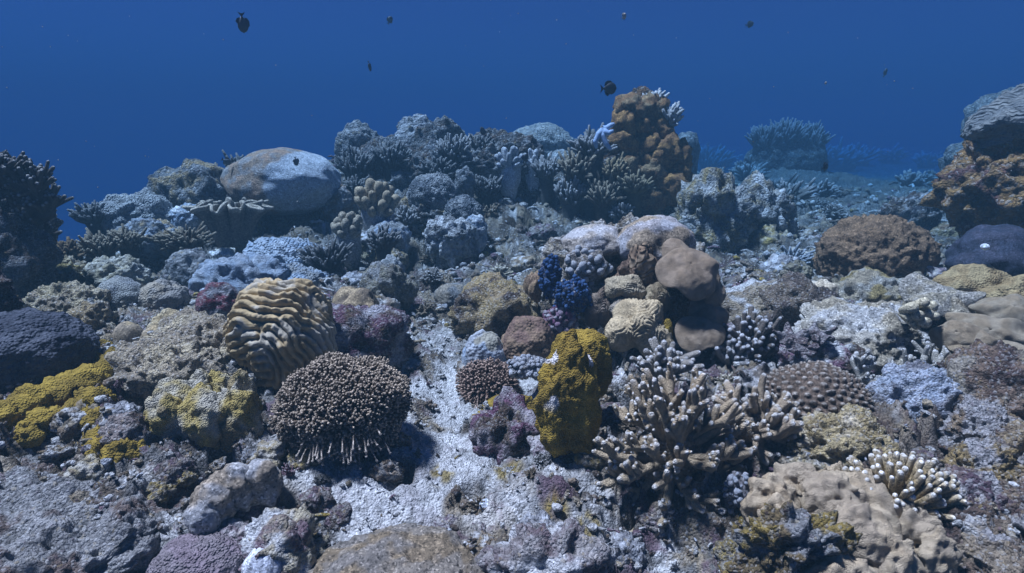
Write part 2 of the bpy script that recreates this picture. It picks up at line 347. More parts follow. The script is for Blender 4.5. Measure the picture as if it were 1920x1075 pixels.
def body(hx, hy, hz, sub, seed, low=.12, mid=.04, lobes=None, style=None, rot=None):
    n, tri = ico(sub)
    r = lobed(n, lobes) if lobes else np.ones(len(n))
    if lobes: r = r/np.percentile(r, 97)
    r = r*(1+low*fbm(n*1.6+seed*3.1, 2, seed)+mid*fbm(n*5.0+seed, 3, seed+5))
    h = np.array([hx, hy, hz]); v = n*r[:, None]*h
    nn = n/h; nn /= np.linalg.norm(nn, axis=1)[:, None]
    pat = np.zeros(len(n))
    for st in (style if isinstance(style, list) else [style] if style else []):
        kind, amp, fr = st
        if kind == 'knob':
            f1, f2, _ = worley(v*fr+seed, seed); e = np.sqrt(np.clip(1-(f1*1.15)**2, 0, 1))
        elif kind == 'pit':
            f1, f2, _ = worley(v*fr+seed, seed); e = -np.clip(1-f1*1.9, 0, 1)
        elif kind == 'rough':
            e = fbm(v*fr+seed, 4, seed, 0.6)
        elif kind == 'ridge':
            e = 1-2*np.abs(fbm(v*fr+seed, 3, seed+2))*1.6
        else:
            ax = np.array([0.05, -0.72, 0.69]); t1 = np.array([1, 0, 0.0]); t1 -= ax*(t1@ax); t1 /= np.linalg.norm(t1); t2 = np.cross(ax, t1)
            m_ = n@ax; th = np.arccos(np.clip(m_, -1, 1)); a_, b_ = n@t1, n@t2; s_ = np.sqrt(a_*a_+b_*b_)+1e-9
            tu, tv = 0.5+th*a_/s_*fr, 0.5+th*b_/s_*fr
            tex = {'brain': BRAIN, 'brainf': BRAINF, 'spots': SPOTS}[kind]; e = samp(tex, tv, tu)
            e = np.clip((e+1.35)/2.3, 0.0, 1.0)**.45 if kind == 'brain' else np.clip(e/2, -1, 1)
            if kind == 'spots': e = np.clip(samp(tex, tv, tu), -0.6, 2.2)/2.2
        v = v+nn*(amp*e)[:, None]; pat = pat+e
    if rot is not None:
        from mathutils import Euler
        v = v@np.array(Euler(rot).to_matrix()).T
    return n, v, tri, pat
def colour(n, v, cols, seed, pat, cfr=9.0, patch=None):
    t = S(fbm(v*cfr+seed, 3, seed+9), -0.28, 0.28)
    c = mix(cols[0], cols[1], t)
    if len(cols) > 2:
        w = S(fbm(v*cfr*0.7+seed+31, 3, seed+19), 0.10, 0.30); c = c*(1-w)[:, None]+np.asarray(cols[2])*w[:, None]
    if patch: c = patch(n, v, c, pat)
    return c
def frame(box, Y=None, dr=0.9, bury=0.3):
    x0, y0, x1, y1 = box; cx = (x0+x1)/2
    y1b = y1+bury*(y1-y0)
    if Y is None:
        g = hit(cx, y1); s = mpp(g); Y = g[1]+0.55*dr*(x1-x0)/2*s
    P = at(cx, (y0+y1b)/2, Y); s = mpp(P)
    hx = (x1-x0)/2*s; hy = hx*dr; H = (y1b-y0)/2*s
    dv = P-np.array([0, 0, CAMZ]); th = math.atan2(-dv[2], dv[1])
    q = H*H-(hy*math.sin(th))**2
    if q < (0.35*H)**2:
        hy = H*0.93/max(math.sin(th), 1e-3); q = (0.36*H)**2
    return P, hx, hy, math.sqrt(q)/math.cos(th), s
_seed = [100]; WARN = []
def B(name, label, cat, box, cols, Y=None, dr=0.9, bury=0.3, sub=None, low=.12, mid=.04, lobes=None, style=None, m=None, rot=None,
      cfr=9.0, patch=None, parent=None, group=None, stretch=True, seed=None):
    _seed[0] += 1; sd = seed if seed is not None else _seed[0]
    P, hx, hy, hz, s = frame(box, Y, dr, bury)
    wpx = max(box[2]-box[0], box[3]-box[1])
    if sub is None: sub = 6 if wpx > 170 else 5 if wpx > 60 else 4
    if isinstance(lobes, int): lobes = rand_lobes(lobes, sd)
    kd = max(1.0, P[1]/3.4); st_ = style if isinstance(style, list) else [style] if style else []
    if P[1] > 4.2:
        st_ = [(a_, b_*kd**.7, c_ if a_.startswith('brain') else c_/kd) for (a_, b_, c_) in st_]; m = FARM.get(m or FUZZ, m)
        if style != [] and not any(a_.startswith('brain') for (a_, b_, c_) in st_): st_ = st_+[('rough', .016*kd**.5, 30/kd)]
    n, v, tri, pat = body(hx, hy, hz, sub, sd, low, mid, lobes, st_, rot)
    c = colour(n, v, cols, sd, pat, cfr, patch)
    gz_ = ground(P[0], P[1]); bot = P[2]+v[:, 2].min()
    if stretch and bot > gz_-0.03:
        k = (P[2]-(gz_-0.05))/max(1e-3, -v[:, 2].min()); lo = v[:, 2] < 0
        if k < 3.2: v[lo, 2] *= k
        else: WARN.append((name, label, round(bot-gz_, 2)))
    loc = P.copy(); 
    if parent is not None: loc = P-np.array(parent.location)
    o = link(name, make_mesh(name, v, tris=tri, cols=c), m or FUZZ, parent, loc)
    if parent is None: tag(o, label, cat, group)
    elif label: o['label'] = label
    return o
FARM = {ROCK: ROCKF, FUZZ: mat('crust', 40, .035, var=.4, vscale=18), SMOOTH: mat('fuzz', 60, .014, var=.3, vscale=12), POLYPS: mat('polyp', 50, .02, var=.4, vscale=16)}
def rock(*a, **k):
    k.setdefault('style', [('rough', .06, 5), ('knob', .045, 11), ('knob', .020, 30), ('rough', .018, 24)]); k.setdefault('m', ROCK); k.setdefault('low', .3); k.setdefault('mid', .12)
    return B(*a, **k)
def bush(name, label, box, n, rpx, cols, Y=None, dr=0.8, bury=0.15, spread=1.1, forks=3, m=None, sides=5, cat='coral', parent=None, group=None, parts=False):
    """colony of short forked branches growing out of a hub"""
    _seed[0] += 1; rng = np.random.RandomState(_seed[0])
    P, hx, hy, hz, s = frame(box, Y, dr, bury); hub = np.array([0, hy*0.25, -hz*0.75]); ac = Acc(); BL = []
    rad = rpx*s; ax = np.array([0, -0.35, 0.94])
    for i in range(n):
        z = 1-(i+0.5)/n*(1-math.cos(spread*1.35)); ph = i*2.39996+rng.uniform(-.3, .3); sn = math.sqrt(max(0, 1-z*z))
        d = np.array([sn*math.cos(ph), sn*math.sin(ph), z])
        d = np.array([d[0], d[1]*0.94-d[2]*0.35, d[2]*0.94+d[1]*0.35])
        e = np.array([d[0]*hx, d[1]*hy, hz*(0.35+d[2]*0.62)])*rng.uniform(.82, 1.05)
        e[2] = min(e[2], hz)
        k0 = hub+(e-hub)*rng.uniform(.35, .5)
        for f in range(forks):
            t = e + rng.randn(3)*rad*(2.2 if f else 0.6)
            mid = (k0+t)/2+rng.randn(3)*rad*0.8+np.array([0, 0, rad*0.6]); r0 = rad*rng.uniform(.8, 1.15)
            v, t_, q, tt = sweep(bez(k0, mid, t, 4), np.array([1.25, 1.1, 1.0, 0.62])*r0, 4, cap=False) if P[1] > 4.2 else sweep(bez(k0, mid, t, 4), np.array([1.25, 1.1, 1.0, 0.85])*r0, sides)
            cv_ = mix(cols[0], cols[1], S(tt, .62, .95))*rng.uniform(.8, 1.15)
            if parts: BL.append((v, t_, q, cv_))
            else: ac.add(v, t_, q, cv_)
    nn, tri = ico(3); cv = nn*np.array([hx, hy, hz])*0.55*(1+0.15*fbm(nn*3, 2, _seed[0]))[:, None]+np.array([0, hy*.2, -hz*0.35])
    ac.add(cv, tri, None, np.asarray(cols[0])*0.7)
    gz_ = ground(P[0], P[1])-P[2]-0.05
    if gz_ < -hz and parent is None: v, t_, q, tt = sweep(np.array([[0, hy*.2, gz_], [0, hy*.2, -hz*.4]]), [hx*.42, hx*.5], 10); ac.add(v, t_, q, np.asarray(cols[0])*0.7)
    if parts:
        o = empty(name, label, cat, tuple(P), group); link('base', ac.mesh('base'), ROCK, o)
        for (v, t_, q, cv_) in BL: link('branch', make_mesh('branch', v, t_, q, cv_), m or BRANCH, o)
        return o
    o = link(name, ac.mesh(name), m or BRANCH, parent, P if parent is None else P-np.array(parent.location))
    if parent is None: tag(o, label, cat, group)
    return o
def cluster(name, label, cat, balls, Y=None, cols=(TANC, BRN), m=None, style=None, sub=4, dr=0.9, low=.15, mid=.06, bury=.3, parent=None, cfr=9., group=None):
    """one colony of several fused mounds; balls are photo boxes"""
    ac = Acc(); P0 = None
    for bx in balls:
        _seed[0] += 1; P, hx, hy, hz, s = frame(bx[:4], bx[4] if len(bx) > 4 else Y, dr, bury)
        n, v, tri, pat = body(hx, hy, hz, sub, _seed[0], low, mid, None, style)
        if P0 is None: P0 = P
        v = v+(P-P0); ac.add(v, tri, None, colour(n, v, cols, 7, pat, cfr))
    o = link(name, ac.mesh(name), m or FUZZ, parent, P0 if parent is None else P0-np.array(parent.location))
    if parent is None: tag(o, label, cat, group)
    return o
def ruffle(name, label, box, cols, Y=None, k=7, thick=.012, amp=.28, cup=.6, m=None, dr=0.8, cat='coral', parent=None, tilt=0.0, bury=.1, rim=None):
    """ruffled cup or leaf on a stalk"""
    _seed[0] += 1; rng = np.random.RandomState(_seed[0]); P, hx, hy, hz, s = frame(box, Y, dr, bury)
    NUv, NVv = 150, 26; u = np.linspace(0, 2*np.pi, NUv, endpoint=False); v_ = np.linspace(0, 1, NVv)
    Uu, Vv = np.meshgrid(u, v_, indexing='ij'); ph = rng.uniform(0, 6.28, 4)
    wav = np.sin(k*Uu+ph[0])+0.6*np.sin((k*1.7//1)*Uu+ph[1])+0.4*np.sin((k*2.6//1)*Uu+ph[2])
    rr = 0.46+0.40*Vv**1.4*cup/0.6+amp*0.55*Vv**2.2*wav
    zz = -1+2*Vv**0.85*(0.86)+amp*0.28*Vv**4*(np.cos(k*Uu+ph[3])+0.6*np.sin((k*1.7//1)*Uu))-.25*np.clip(Vv-.85, 0, 1)
    x, y, z = rr*np.cos(Uu)*hx, rr*np.sin(Uu)*hy, zz*hz
    z = z+tilt*y
    vert = np.stack([x, y, z], -1).reshape(-1, 3)
    i, j = np.meshgrid(np.arange(NUv), np.arange(NVv-1), indexing='ij'); i2 = (i+1) % NUv
    q = np.stack([i*NVv+j, i2*NVv+j, i2*NVv+j+1, i*NVv+j+1], -1).reshape(-1, 4)
    c = mix(cols[0], cols[1], S(Vv.ravel(), .80, 1.0))*(0.85+0.3*rng.rand(NUv*NVv))[:, None]
    me = make_mesh(name, vert, quads=q, cols=c); o = link(name, me, m or SMOOTH, parent, P if parent is None else P-np.array(parent.location))
    so = o.modifiers.new('thickness', 'SOLIDIFY'); so.thickness = thick; so.offset = 0
    if parent is None: tag(o, label, cat)
    gz_ = ground(P[0], P[1])-P[2]
    if gz_ < -hz+.02:
        st = link('stalk', None, None) if False else None
    return o

def disc(name, box, Y, cols, nrm, seed, k=4, thick=.035, bulge=.35, wav=.10, m=None, parent=None, lobe=.16):
    """thick leathery plate with a lobed, down-curled rim"""
    x0, y0, x1, y1 = box; rng = np.random.RandomState(seed); P = at((x0+x1)/2, (y0+y1)/2, Y); s_ = mpp(P); a, b = (x1-x0)/2*s_, (y1-y0)/2*s_
    n = np.asarray(nrm, float); n /= np.linalg.norm(n); t1 = np.cross([0, 0, 1.0], n) if abs(n[2]) < .95 else np.array([1.0, 0, 0]); t1 /= np.linalg.norm(t1); t2 = np.cross(n, t1)
    view = P-np.array([0, 0, CAMZ]); view /= np.linalg.norm(view); b = b/max(.35, math.sqrt(max(.05, 1-(t2@view)**2)))
    NT, NRr = 96, 20; th = np.linspace(0, 2*np.pi, NT, endpoint=False); r = np.linspace(0, 1, NRr)**.8; T, Q = np.meshgrid(th, r, indexing='ij'); ph = rng.uniform(0, 6.28, 3)
    Rt = 1+lobe*np.sin(k*T+ph[0])+lobe*.5*np.sin((2*k+1)*T+ph[1]); Rt = Rt/np.max(Rt)
    w = bulge*(1-Q**2)+wav*Q**2.2*np.sin(k*T+ph[2])+wav*.5*Q**2*np.sin((2*k-1)*T+ph[1]) - .22*np.clip(Q-.80, 0, 1)**1.4*6*bulge
    v = (t1[None]*(np.cos(T)*Q*Rt*a).ravel()[:, None]+t2[None]*(np.sin(T)*Q*Rt*b).ravel()[:, None]+n[None]*(w*min(a, b)).ravel()[:, None])
    v = v+n[None]*(.10*min(a, b)*fbm(v/min(a, b)*1.6+seed, 3, seed))[:, None]
    i, j = np.meshgrid(np.arange(NT), np.arange(NRr-1), indexing='ij'); i2 = (i+1) % NT
    q = np.stack([i*NRr+j, i*NRr+j+1, i2*NRr+j+1, i2*NRr+j], -1).reshape(-1, 4)
    o = link(name, make_mesh(name, v, quads=q, cols=colour(v, v, cols, seed, None, 14.)), m or SMOOTH, parent, P-np.array(parent.location) if parent is not None else P)
    so = o.modifiers.new('thickness', 'SOLIDIFY'); so.thickness = thick; so.offset = -1
    ss = o.modifiers.new('round', 'SUBSURF'); ss.levels = 1; ss.render_levels = 1
    return o
# ------------------------------------------------------------------ colours (base colours of the living things)
TAN, GOLD, BROWN, DKBR = (.36, .27, .15), (.42, .29, .10), (.20, .135, .085), (.085, .06, .045)
OLIVE, OLIVE2, CREAM, PALE = (.30, .205, .034), (.20, .135, .024), (.56, .47, .31), (.60, .61, .60)
GREY, BGREY, MAUVE, DKGREY = (.24, .245, .24), (.27, .33, .40), (.21, .18, .185), (.11, .12, .13)
ORANGE, RUST = (.34, .19, .07), (.22, .12, .055)

# ------------------------------------------------------------------ back ridge
def bleach(n, v, c, pat):
    w = S(n[:, 0]+0.30*n[:, 2]*0+0.10*fbm(n*4, 3, 8)-0.55*np.clip(n[:, 2]-0.55, 0, 1)*2, -0.10, -0.02)
    w = w*S(-n[:, 1]+0.5, 0, .3)
    return c*(1-w)[:, None]+np.array((.66, .70, .72))*w[:, None]
rock('rock', 'dark rock under the big two-toned boulder coral', 'rock', (450, 385, 640, 450), (DKBR, DKGREY), Y=6.75, dr=.6)  # dark-coloured filler for the shadowed cavity below the overhang
def bleach2(n, v, c, pat):
    w = S(n[:, 0]+.07*fbm(n*3.2, 3, 8)-.9*np.clip(n[:, 2]-.52, 0, 1), -.06, .05); c = c*(1-w)[:, None]+np.array((.43, .47, .50))*w[:, None]
    return c
bo = B('boulder_coral', 'huge boulder coral, brown on the left and bleached white on the right', 'coral', (426, 279, 636, 404), ((.27, .20, .14), (.27, .26, .245), (.33, .23, .16)), Y=6.3, dr=.85, bury=0.0, low=.08, mid=.012, style=[], m=mat('fuzz', 80, .016, var=.32, vscale=20), patch=bleach2, stretch=False, sub=6, seed=12)
rock('rock', 'dark rock mass below the two round boulders on the crest', 'rock', (690, 262, 940, 400), (DKBR, GREY, DKGREY), Y=7.6, dr=.5)
rock('rock', 'low dark rock at the crest right of the boulders', 'rock', (800, 270, 1010, 345), (DKBR, DKGREY, GREY), Y=7.3, dr=.5)
B('boulder_coral', 'left of the two round grey boulders on the crest', 'coral', (632, 234, 716, 292), (DKGREY, GREY), Y=7.7, low=.15, style=[('rough', .02, 9)])
B('boulder_coral', 'right, taller of the two round grey boulders on the crest', 'coral', (738, 220, 822, 290), (GREY, (.34, .35, .36), DKGREY), Y=7.8, low=.18, style=[('rough', .03, 9)])
B('boulder_coral', 'dark mound under the left crest boulder', 'coral', (665, 262, 760, 330), (DKBR, DKGREY), Y=7.5, low=.2, style=[('rough', .03, 9)])
BR_D, BR_P, BR_B = ((.085, .08, .075), (.30, .30, .29)), ((.17, .165, .15), (.46, .46, .45)), ((.16, .12, .08), (.42, .36, .26))
for bx, Yb, lab, cl in [((628, 284, 706, 348), 7.0, 'branching coral clump right behind the bleached boulder', BR_D), ((700, 268, 765, 330), 7.2, 'dark branching coral between the two crest boulders', BR_D),
        ((820, 256, 885, 318), 7.1, 'pale branching coral on the crest, right of the tall boulder', BR_P), ((872, 252, 935, 305), 7.2, 'branching coral on the low dark crest rock', BR_D),
        ((790, 300, 850, 345), 6.9, 'small branching coral above the dark ridged dome', BR_D), ((640, 335, 700, 380), 6.7, 'tangled branching coral below the crest, left of the finger leather coral', BR_D),
        ((1000, 300, 1050, 345), 6.9, 'pale branching tuft left of the brown pinnacle', BR_P), ((880, 335, 945, 375), 6.7, 'bushy coral on the slope behind the small ridged dome', BR_D),
        ((740, 395, 790, 430), 5.9, 'pale bush at the foot of the dark ridged dome', BR_P)]:
    bush('branching_coral', lab, bx, 46, 3.0, cl, Y=Yb)
B('lobed_coral', 'hazy lobed coral mound on the far skyline left of the pinnacle', 'coral', (952, 240, 1076, 305), (GREY, (.4, .38, .34)), Y=10.0, lobes=14, style=('knob', .06, 4))
B('dome_coral', 'hazy pale dome just left of the pinnacle foot', 'coral', (1022, 282, 1078, 320), (GREY, PALE), Y=8.6)
B('dome_coral', 'faint small dome in the haze right of the pinnacle', 'coral', (1264, 248, 1312, 295), (DKGREY, GREY), Y=10.5)
B('ridged_dome_coral', 'large dark dome coral with fine ridges, middle of the slope', 'coral', (762, 325, 863, 396), (DKGREY, GREY), Y=6.1, style=('brainf', .008, .30), m=mat('line', 20, .006))
rock('rock', 'rough pedestal under the large dark ridged dome', 'rock', (768, 378, 855, 425), (GREY, DKBR, TAN), Y=6.1)
B('ridged_dome_coral', 'smaller dark ridged dome right of the large one', 'coral', (832, 368, 905, 425), (DKGREY, GREY), Y=5.8, style=('brainf', .007, .3), m=mat('line', 20, .006))
B('dome_coral', 'tiny round dome behind the large dark ridged dome', 'coral', (853, 315, 890, 352), (DKGREY, GREY), Y=6.6)
B('dome_coral', 'small bleached dome below the smaller ridged dome', 'coral', (868, 403, 914, 445), (PALE, BGREY), Y=5.5)
B('crusty_coral', 'white crusty knobbly coral left of the small bleached dome', 'coral', (806, 418, 882, 458), (PALE, GREY), Y=5.3, style=[('knob', .04, 16), ('rough', .03, 20)], m=ROCK)
B('plate_coral', 'brown plate coral tucked under the right end of the bleached boulder', 'coral', (598, 348, 668, 408), (BROWN, GREY), Y=6.3, low=.1, dr=.8)

# finger leather corals: fat fingers growing out of a stalk
def fingers(name, label, box, cols, n, rpx, Y, seed, spread=1.0, stalk=True, m=SMOOTH, tip=None):
    rng = np.random.RandomState(seed); P, hx, hy, hz, s = frame(box, Y, .7, .05); g = ground(P[0], P[1])
    t0 = empty(name, label, 'coral', (P[0], P[1], min(g, P[2]-hz)))
    off = P-np.array(t0.location)
    nn, tri = ico(4); bd = nn*np.array([hx*.72, hy*.7, hz*.62])*(1+.15*fbm(nn*2, 2, seed))[:, None]+off+np.array([0, .1*hy, -hz*.30])
    k = bd[:, 2] < off[2]-hz*.3; 
    if stalk: bd[k, 2] = off[2]-hz*.3+(bd[k, 2]-(off[2]-hz*.3))*max(1, (off[2]*.75+hz*.2)/(hz*.62))
    link('base', make_mesh('base', bd, tris=tri, cols=colour(nn, bd, (cols[1], cols[1]), seed, None)), m, t0)
    for i in range(n):
        z = 1-(i+.5)/n*0.95; ph = i*2.39996+rng.uniform(-.3, .3); sn = math.sqrt(1-z*z)
        d = np.array([sn*math.cos(ph), sn*math.sin(ph), z]); d = np.array([d[0], d[1]*.85-d[2]*.5, d[2]*.85+d[1]*.4])
        e = d*np.array([hx, hy, hz])*rng.uniform(.8, .98); b0 = e*np.array([.30, .30, .15])-np.array([0, 0, hz*.38]); r0 = rpx*s*rng.uniform(.85, 1.2)
        md = (b0+e)/2+rng.randn(3)*r0*.3
        v, t_, q, tt = sweep(bez(b0, md, e, 6), np.array([1.3, 1.15, 1.05, 1.0, 1.0, .95])*r0, 9); v = v+(.12*r0*fbm(v/r0*.6, 2, seed))[:, None]
        o = link('finger', make_mesh('finger', v, t_, q, mix(cols[1], cols[0], S(tt, .1, .6)) if tip is None else mix(cols[0], tip, S(tt, .6, .95))), m, t0, off)
    return t0
fingers('leather_coral', 'white fingered leather coral on the crest below the small dark fish', (925, 272, 985, 335), ((.42, .43, .44), (.5, .5, .5)), 14, 5.0, 6.9, 31)
fingers('leather_coral', 'smaller white fingered leather coral next to the crest one', (978, 278, 1022, 325), ((.42, .43, .44), (.5, .5, .5)), 11, 4.2, 7.0, 32)
fingers('finger_leather_coral', 'tan finger leather coral on a pale stalk in front of the dark ridged dome', (664, 338, 750, 428), ((.36, .29, .19), (.36, .36, .35)), 20, 8.6, 5.5, 4)
fingers('finger_leather_coral', 'lumpy grey-tan leather coral low on the slope, left of the tan one', (622, 396, 684, 462), ((.33, .28, .20), (.32, .32, .31)), 20, 7.2, 5.2, 5)
B('boulder_coral', 'smooth grey slope of coral below the tan finger leather coral', 'coral', (690, 412, 770, 470), (GREY, BGREY), Y=5.4, m=SMOOTH)
ruffle('leather_coral', 'curly-rimmed brown leather coral in front of the two-toned boulder', (368, 368, 498, 452), ((.17, .14, .11), (.42, .37, .29)), Y=5.5, k=10, thick=.024, amp=.46, cup=.62, bury=.1)

# ------------------------------------------------------------------ left slope
B('mound_coral', 'rough grey coral mound running up to the left of the two-toned boulder', 'coral', (285, 318, 450, 420), (GREY, DKGREY, TAN), Y=6.2, dr=.6, low=.2, style=[('rough', .05, 7), ('knob', .03, 14)], m=ROCK)
B('mound_coral', 'rounded lined coral mound highest on the far left slope', 'coral', (188, 360, 330, 440), (GREY, (.33, .34, .33)), Y=5.7, dr=.7, low=.15, style=[('rough', .04, 8)], m=mat('line', 20, .006))
B('mound_coral', 'low grey coral mound below the lined mound on the left slope', 'coral', (222, 410, 340, 470), (GREY, BGREY, TAN), Y=5.2, dr=.7, low=.16, style=[('rough', .03, 9)])
B('plate_coral', 'pale bluish smooth plate beside the curly leather coral', 'coral', (318, 384, 385, 425), (BGREY, PALE), Y=5.7, dr=.8, m=SMOOTH)
for bx, Yb, lab, cl in [((145, 382, 205, 432), 5.5, 'branching tuft standing out at the left end of the slope', BR_D), ((340, 312, 442, 372), 6.6, 'bushy coral along the skyline left of the two-toned boulder', BR_B),
        ((205, 432, 270, 475), 4.9, 'knobbly branching coral under the low grey mound', BR_B), ((290, 430, 400, 475), 5.0, 'brownish branching thicket below the pale plate', BR_B),
        ((150, 440, 225, 490), 4.8, 'bush on the left slope edge above the yellowish crusts', BR_B),
        ((560, 455, 660, 520), 4.7, 'dark bush between blue crust and leather corals', BR_D),
        ((690, 430, 745, 480), 4.9, 'dark thicket below the grey smooth slope', BR_D), ((430, 300, 460, 330), 6.9, 'little tuft at the left shoulder of the two-toned boulder', BR_D)]:
    bush('branching_coral', lab, bx, 44, 3.2, cl, Y=Yb)
B('boulder_coral', 'tiny round knob on the left skyline', 'coral', (336, 310, 357, 340), (GREY, DKGREY), Y=6.22)
# head at the left frame edge, its shade painted into dark colours
th = empty('reef_outcrop', 'reef head coloured dark for its shade, with leafy corals at the left frame edge', 'reef', tuple(np.append(at(40, 440, 3.9)[:2], ground(*at(40, 440, 3.9)[:2]))))
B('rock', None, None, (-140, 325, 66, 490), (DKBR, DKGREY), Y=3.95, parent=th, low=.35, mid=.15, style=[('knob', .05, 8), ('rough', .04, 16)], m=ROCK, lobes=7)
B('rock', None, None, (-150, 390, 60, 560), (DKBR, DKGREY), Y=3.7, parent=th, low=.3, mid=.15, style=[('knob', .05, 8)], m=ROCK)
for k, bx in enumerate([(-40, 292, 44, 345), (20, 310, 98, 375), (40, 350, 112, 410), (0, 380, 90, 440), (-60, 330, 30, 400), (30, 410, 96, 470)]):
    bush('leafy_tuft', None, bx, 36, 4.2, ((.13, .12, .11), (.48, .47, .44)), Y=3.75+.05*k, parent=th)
for bx, lab in [((0, 452, 90, 500), 'rust-brown bush at the foot of the dark left reef head'), ((85, 452, 165, 500), 'brown bush right of the dark left reef head'), ((0, 480, 60, 540), 'orange-brown tuft under the left reef head')]:
    bush('branching_coral', lab, bx, 40, 4.0, ((.12, .07, .04), (.36, .24, .13)), Y=None)
CR = dict(style=[('knob', .030, 16), ('rough', .03, 14), ('knob', .014, 46)], m=ROCK, low=.25, mid=.12, sub=6)
B('crusty_coral', 'yellowish knobbly crust left, below the rust-brown bushes', 'coral', (30, 495, 160, 560), ((.42, .34, .21), (.30, .24, .16), (.42, .32, .13)), dr=.7, **CR)
B('crusty_coral', 'yellowish ridged plate with pale rim, left of the round grey dome', 'coral', (165, 485, 275, 545), ((.38, .33, .22), (.45, .42, .34)), dr=.8, low=.2, mid=.1, style=('ridge', .02, 9), m=FUZZ)
B('crusty_coral', 'knobbly pale-gold crust above the dark plate at the left edge', 'coral', (60, 545, 190, 600), ((.47, .39, .24), (.34, .27, .18), CREAM), dr=.7, **CR)
B('dome_coral', 'flat-topped grey dome left of the tan dome', 'coral', (182, 520, 275, 590), (GREY, (.33, .33, .30)), dr=.9, m=POLYPS)
B('dome_coral', 'round tan dome in the left middle ground', 'coral', (268, 523, 350, 590), ((.32, .27, .2), (.26, .24, .21)), dr=.95, m=mat('polyp', 80, .007), style=('rough', .015, 10))
B('knobbly_dome_coral', 'dark bumpy dome above and right of the round tan dome', 'coral', (312, 472, 408, 548), (DKGREY, GREY), dr=.9, style=('knob', .012, 24))
B('crusty_coral', 'blue-grey lumpy crust beside the dark bumpy dome', 'coral', (378, 490, 520, 570), (BGREY, (.34, .38, .42)), dr=.9, low=.28, mid=.15, style=[('knob', .05, 6), ('rough', .03, 14)], m=POLYPS)
B('crusty_coral', 'blue-grey mound behind the ridged brain coral', 'coral', (455, 458, 600, 520), (BGREY, (.36, .4, .44)), dr=.8, low=.2, mid=.1, style=[('knob', .05, 6), ('rough', .03, 14)], m=POLYPS)
B('crusty_coral', 'long blue-grey crust curving round the top of the ridged brain coral', 'coral', (470, 498, 610, 545), (BGREY, GREY), dr=.9, low=.2, style=('rough', .03, 8), m=POLYPS)
B('cap_coral', 'small white cap-shaped coral on the blue-grey crust', 'coral', (388, 464, 452, 496), ((.68, .66, .58), PALE), dr=.8, low=.06, m=SMOOTH)
B('dome_coral', 'tan smooth mound behind the white cap', 'coral', (440, 455, 505, 492), (TAN, BROWN), dr=.8, m=POLYPS)
B('crusty_coral', 'wine-red knobbly patch left of the ridged brain coral', 'coral', (375, 535, 455, 605), ((.16, .035, .05), (.22, .1, .12), (.2, .2, .22)), dr=.8, style=('knob', .014, 30), m=ROCK, low=.2)
B('sponge', 'small orange sponge behind the ridged brain coral', 'sponge', (512, 495, 536, 512), ((.45, .14, .03), (.38, .1, .02)), dr=.8, low=.25)

# ------------------------------------------------------------------ left foreground
B('plate_coral', 'large plate coral at the left frame edge, shade painted into its blue-black colour', 'coral', (-70, 582, 168, 720), ((.075, .08, .095), (.05, .055, .07)), dr=.8, low=.10, m=mat('polyp', 70, .010), style=[('rough', .015, 12), ('knob', .006, 50)], bury=.1)  # dark base colour carries the shade and edge darkening
rock('rock', 'black-brown rock wall at the extreme left edge', 'rock', (-160, 500, 28, 700), (DKBR, (.06, .045, .05)), Y=2.7, dr=.6)  # dark body added in place of the vignetted left edge
B('knob_coral', 'small round tan knob below the flat-topped grey dome', 'coral', (213, 604, 270, 655), (TAN, (.28, .22, .15)), m=SMOOTH, low=.08)
B('knob_coral', 'second tan knob joined right of the first', 'coral', (265, 612, 322, 662), (TAN, (.30, .24, .16)), m=SMOOTH, low=.14)
B('knob_coral', 'slanting tan lump above the pair of tan knobs', 'coral', (270, 578, 348, 635), (TAN, CREAM), m=SMOOTH, low=.25, lobes=4)
B('knob_coral', 'lumpy cream coral left of the tan knobs', 'coral', (130, 565, 225, 640), (CREAM, GREY, TAN), low=.3, mid=.2, lobes=8, m=ROCK)
B('crusty_coral', 'wide tan crumbly crust between tan knobs and ridged brain coral', 'coral', (290, 605, 450, 690), ((.44, .37, .26), (.33, .27, .19), CREAM), dr=.9, **CR)
B('crusty_coral', 'tan-grey crumbly crust above the yellow-white lobed coral', 'coral', (215, 650, 400, 735), ((.42, .35, .24), (.30, .25, .18), CREAM), dr=.8, **CR)
YST = dict(cols=(OLIVE, OLIVE2), m=mat('polyp', 120, .006, var=.35, vscale=26), style=[('rough', .02, 9), ('knob', .006, 60)], cfr=7.)
rg = random.Random(4); cb = []
for (px_, py_, w_) in [(150, 678, 70), (185, 668, 60), (215, 690, 70), (250, 712, 80), (275, 730, 50), (195, 715, 80), (160, 735, 80), (120, 750, 80), (175, 765, 70), (205, 745, 60), (80, 765, 90), (40, 780, 90), (5, 795, 90), (-30, 815, 90), (140, 785, 60), (185, 795, 55), (190, 825, 50), (200, 850, 60), (235, 858, 70), (265, 850, 40), (90, 795, 60), (60, 810, 50)]:
    h_ = w_*rg.uniform(.42, .58); cb.append((px_-w_/2, py_-h_, px_+w_/2, py_+h_*.45))
cluster('encrusting_coral', 'mustard-yellow carpet coral spreading along the left edge', 'coral', cb, sub=4, dr=.95, bury=.35, low=.3, mid=.15, **YST)
B('crusty_coral', 'dark pitted lump ringed by the mustard-yellow carpet', 'coral', (196, 782, 282, 850), (GREY, DKBR, (.3, .25, .22)), low=.2, style=[('knob', .015, 30), ('rough', .02, 20)], m=ROCK)
def gold(n, v, c, pat):
    w = S(fbm(v*7+3, 2, 66)+0.35*n[:, 2], 0.05, 0.35)*.75; return c*(1-w)[:, None]+np.array((.36, .26, .05))*w[:, None]
def gold_c(c0, c1, c2):
    return (c0, c1, c2)
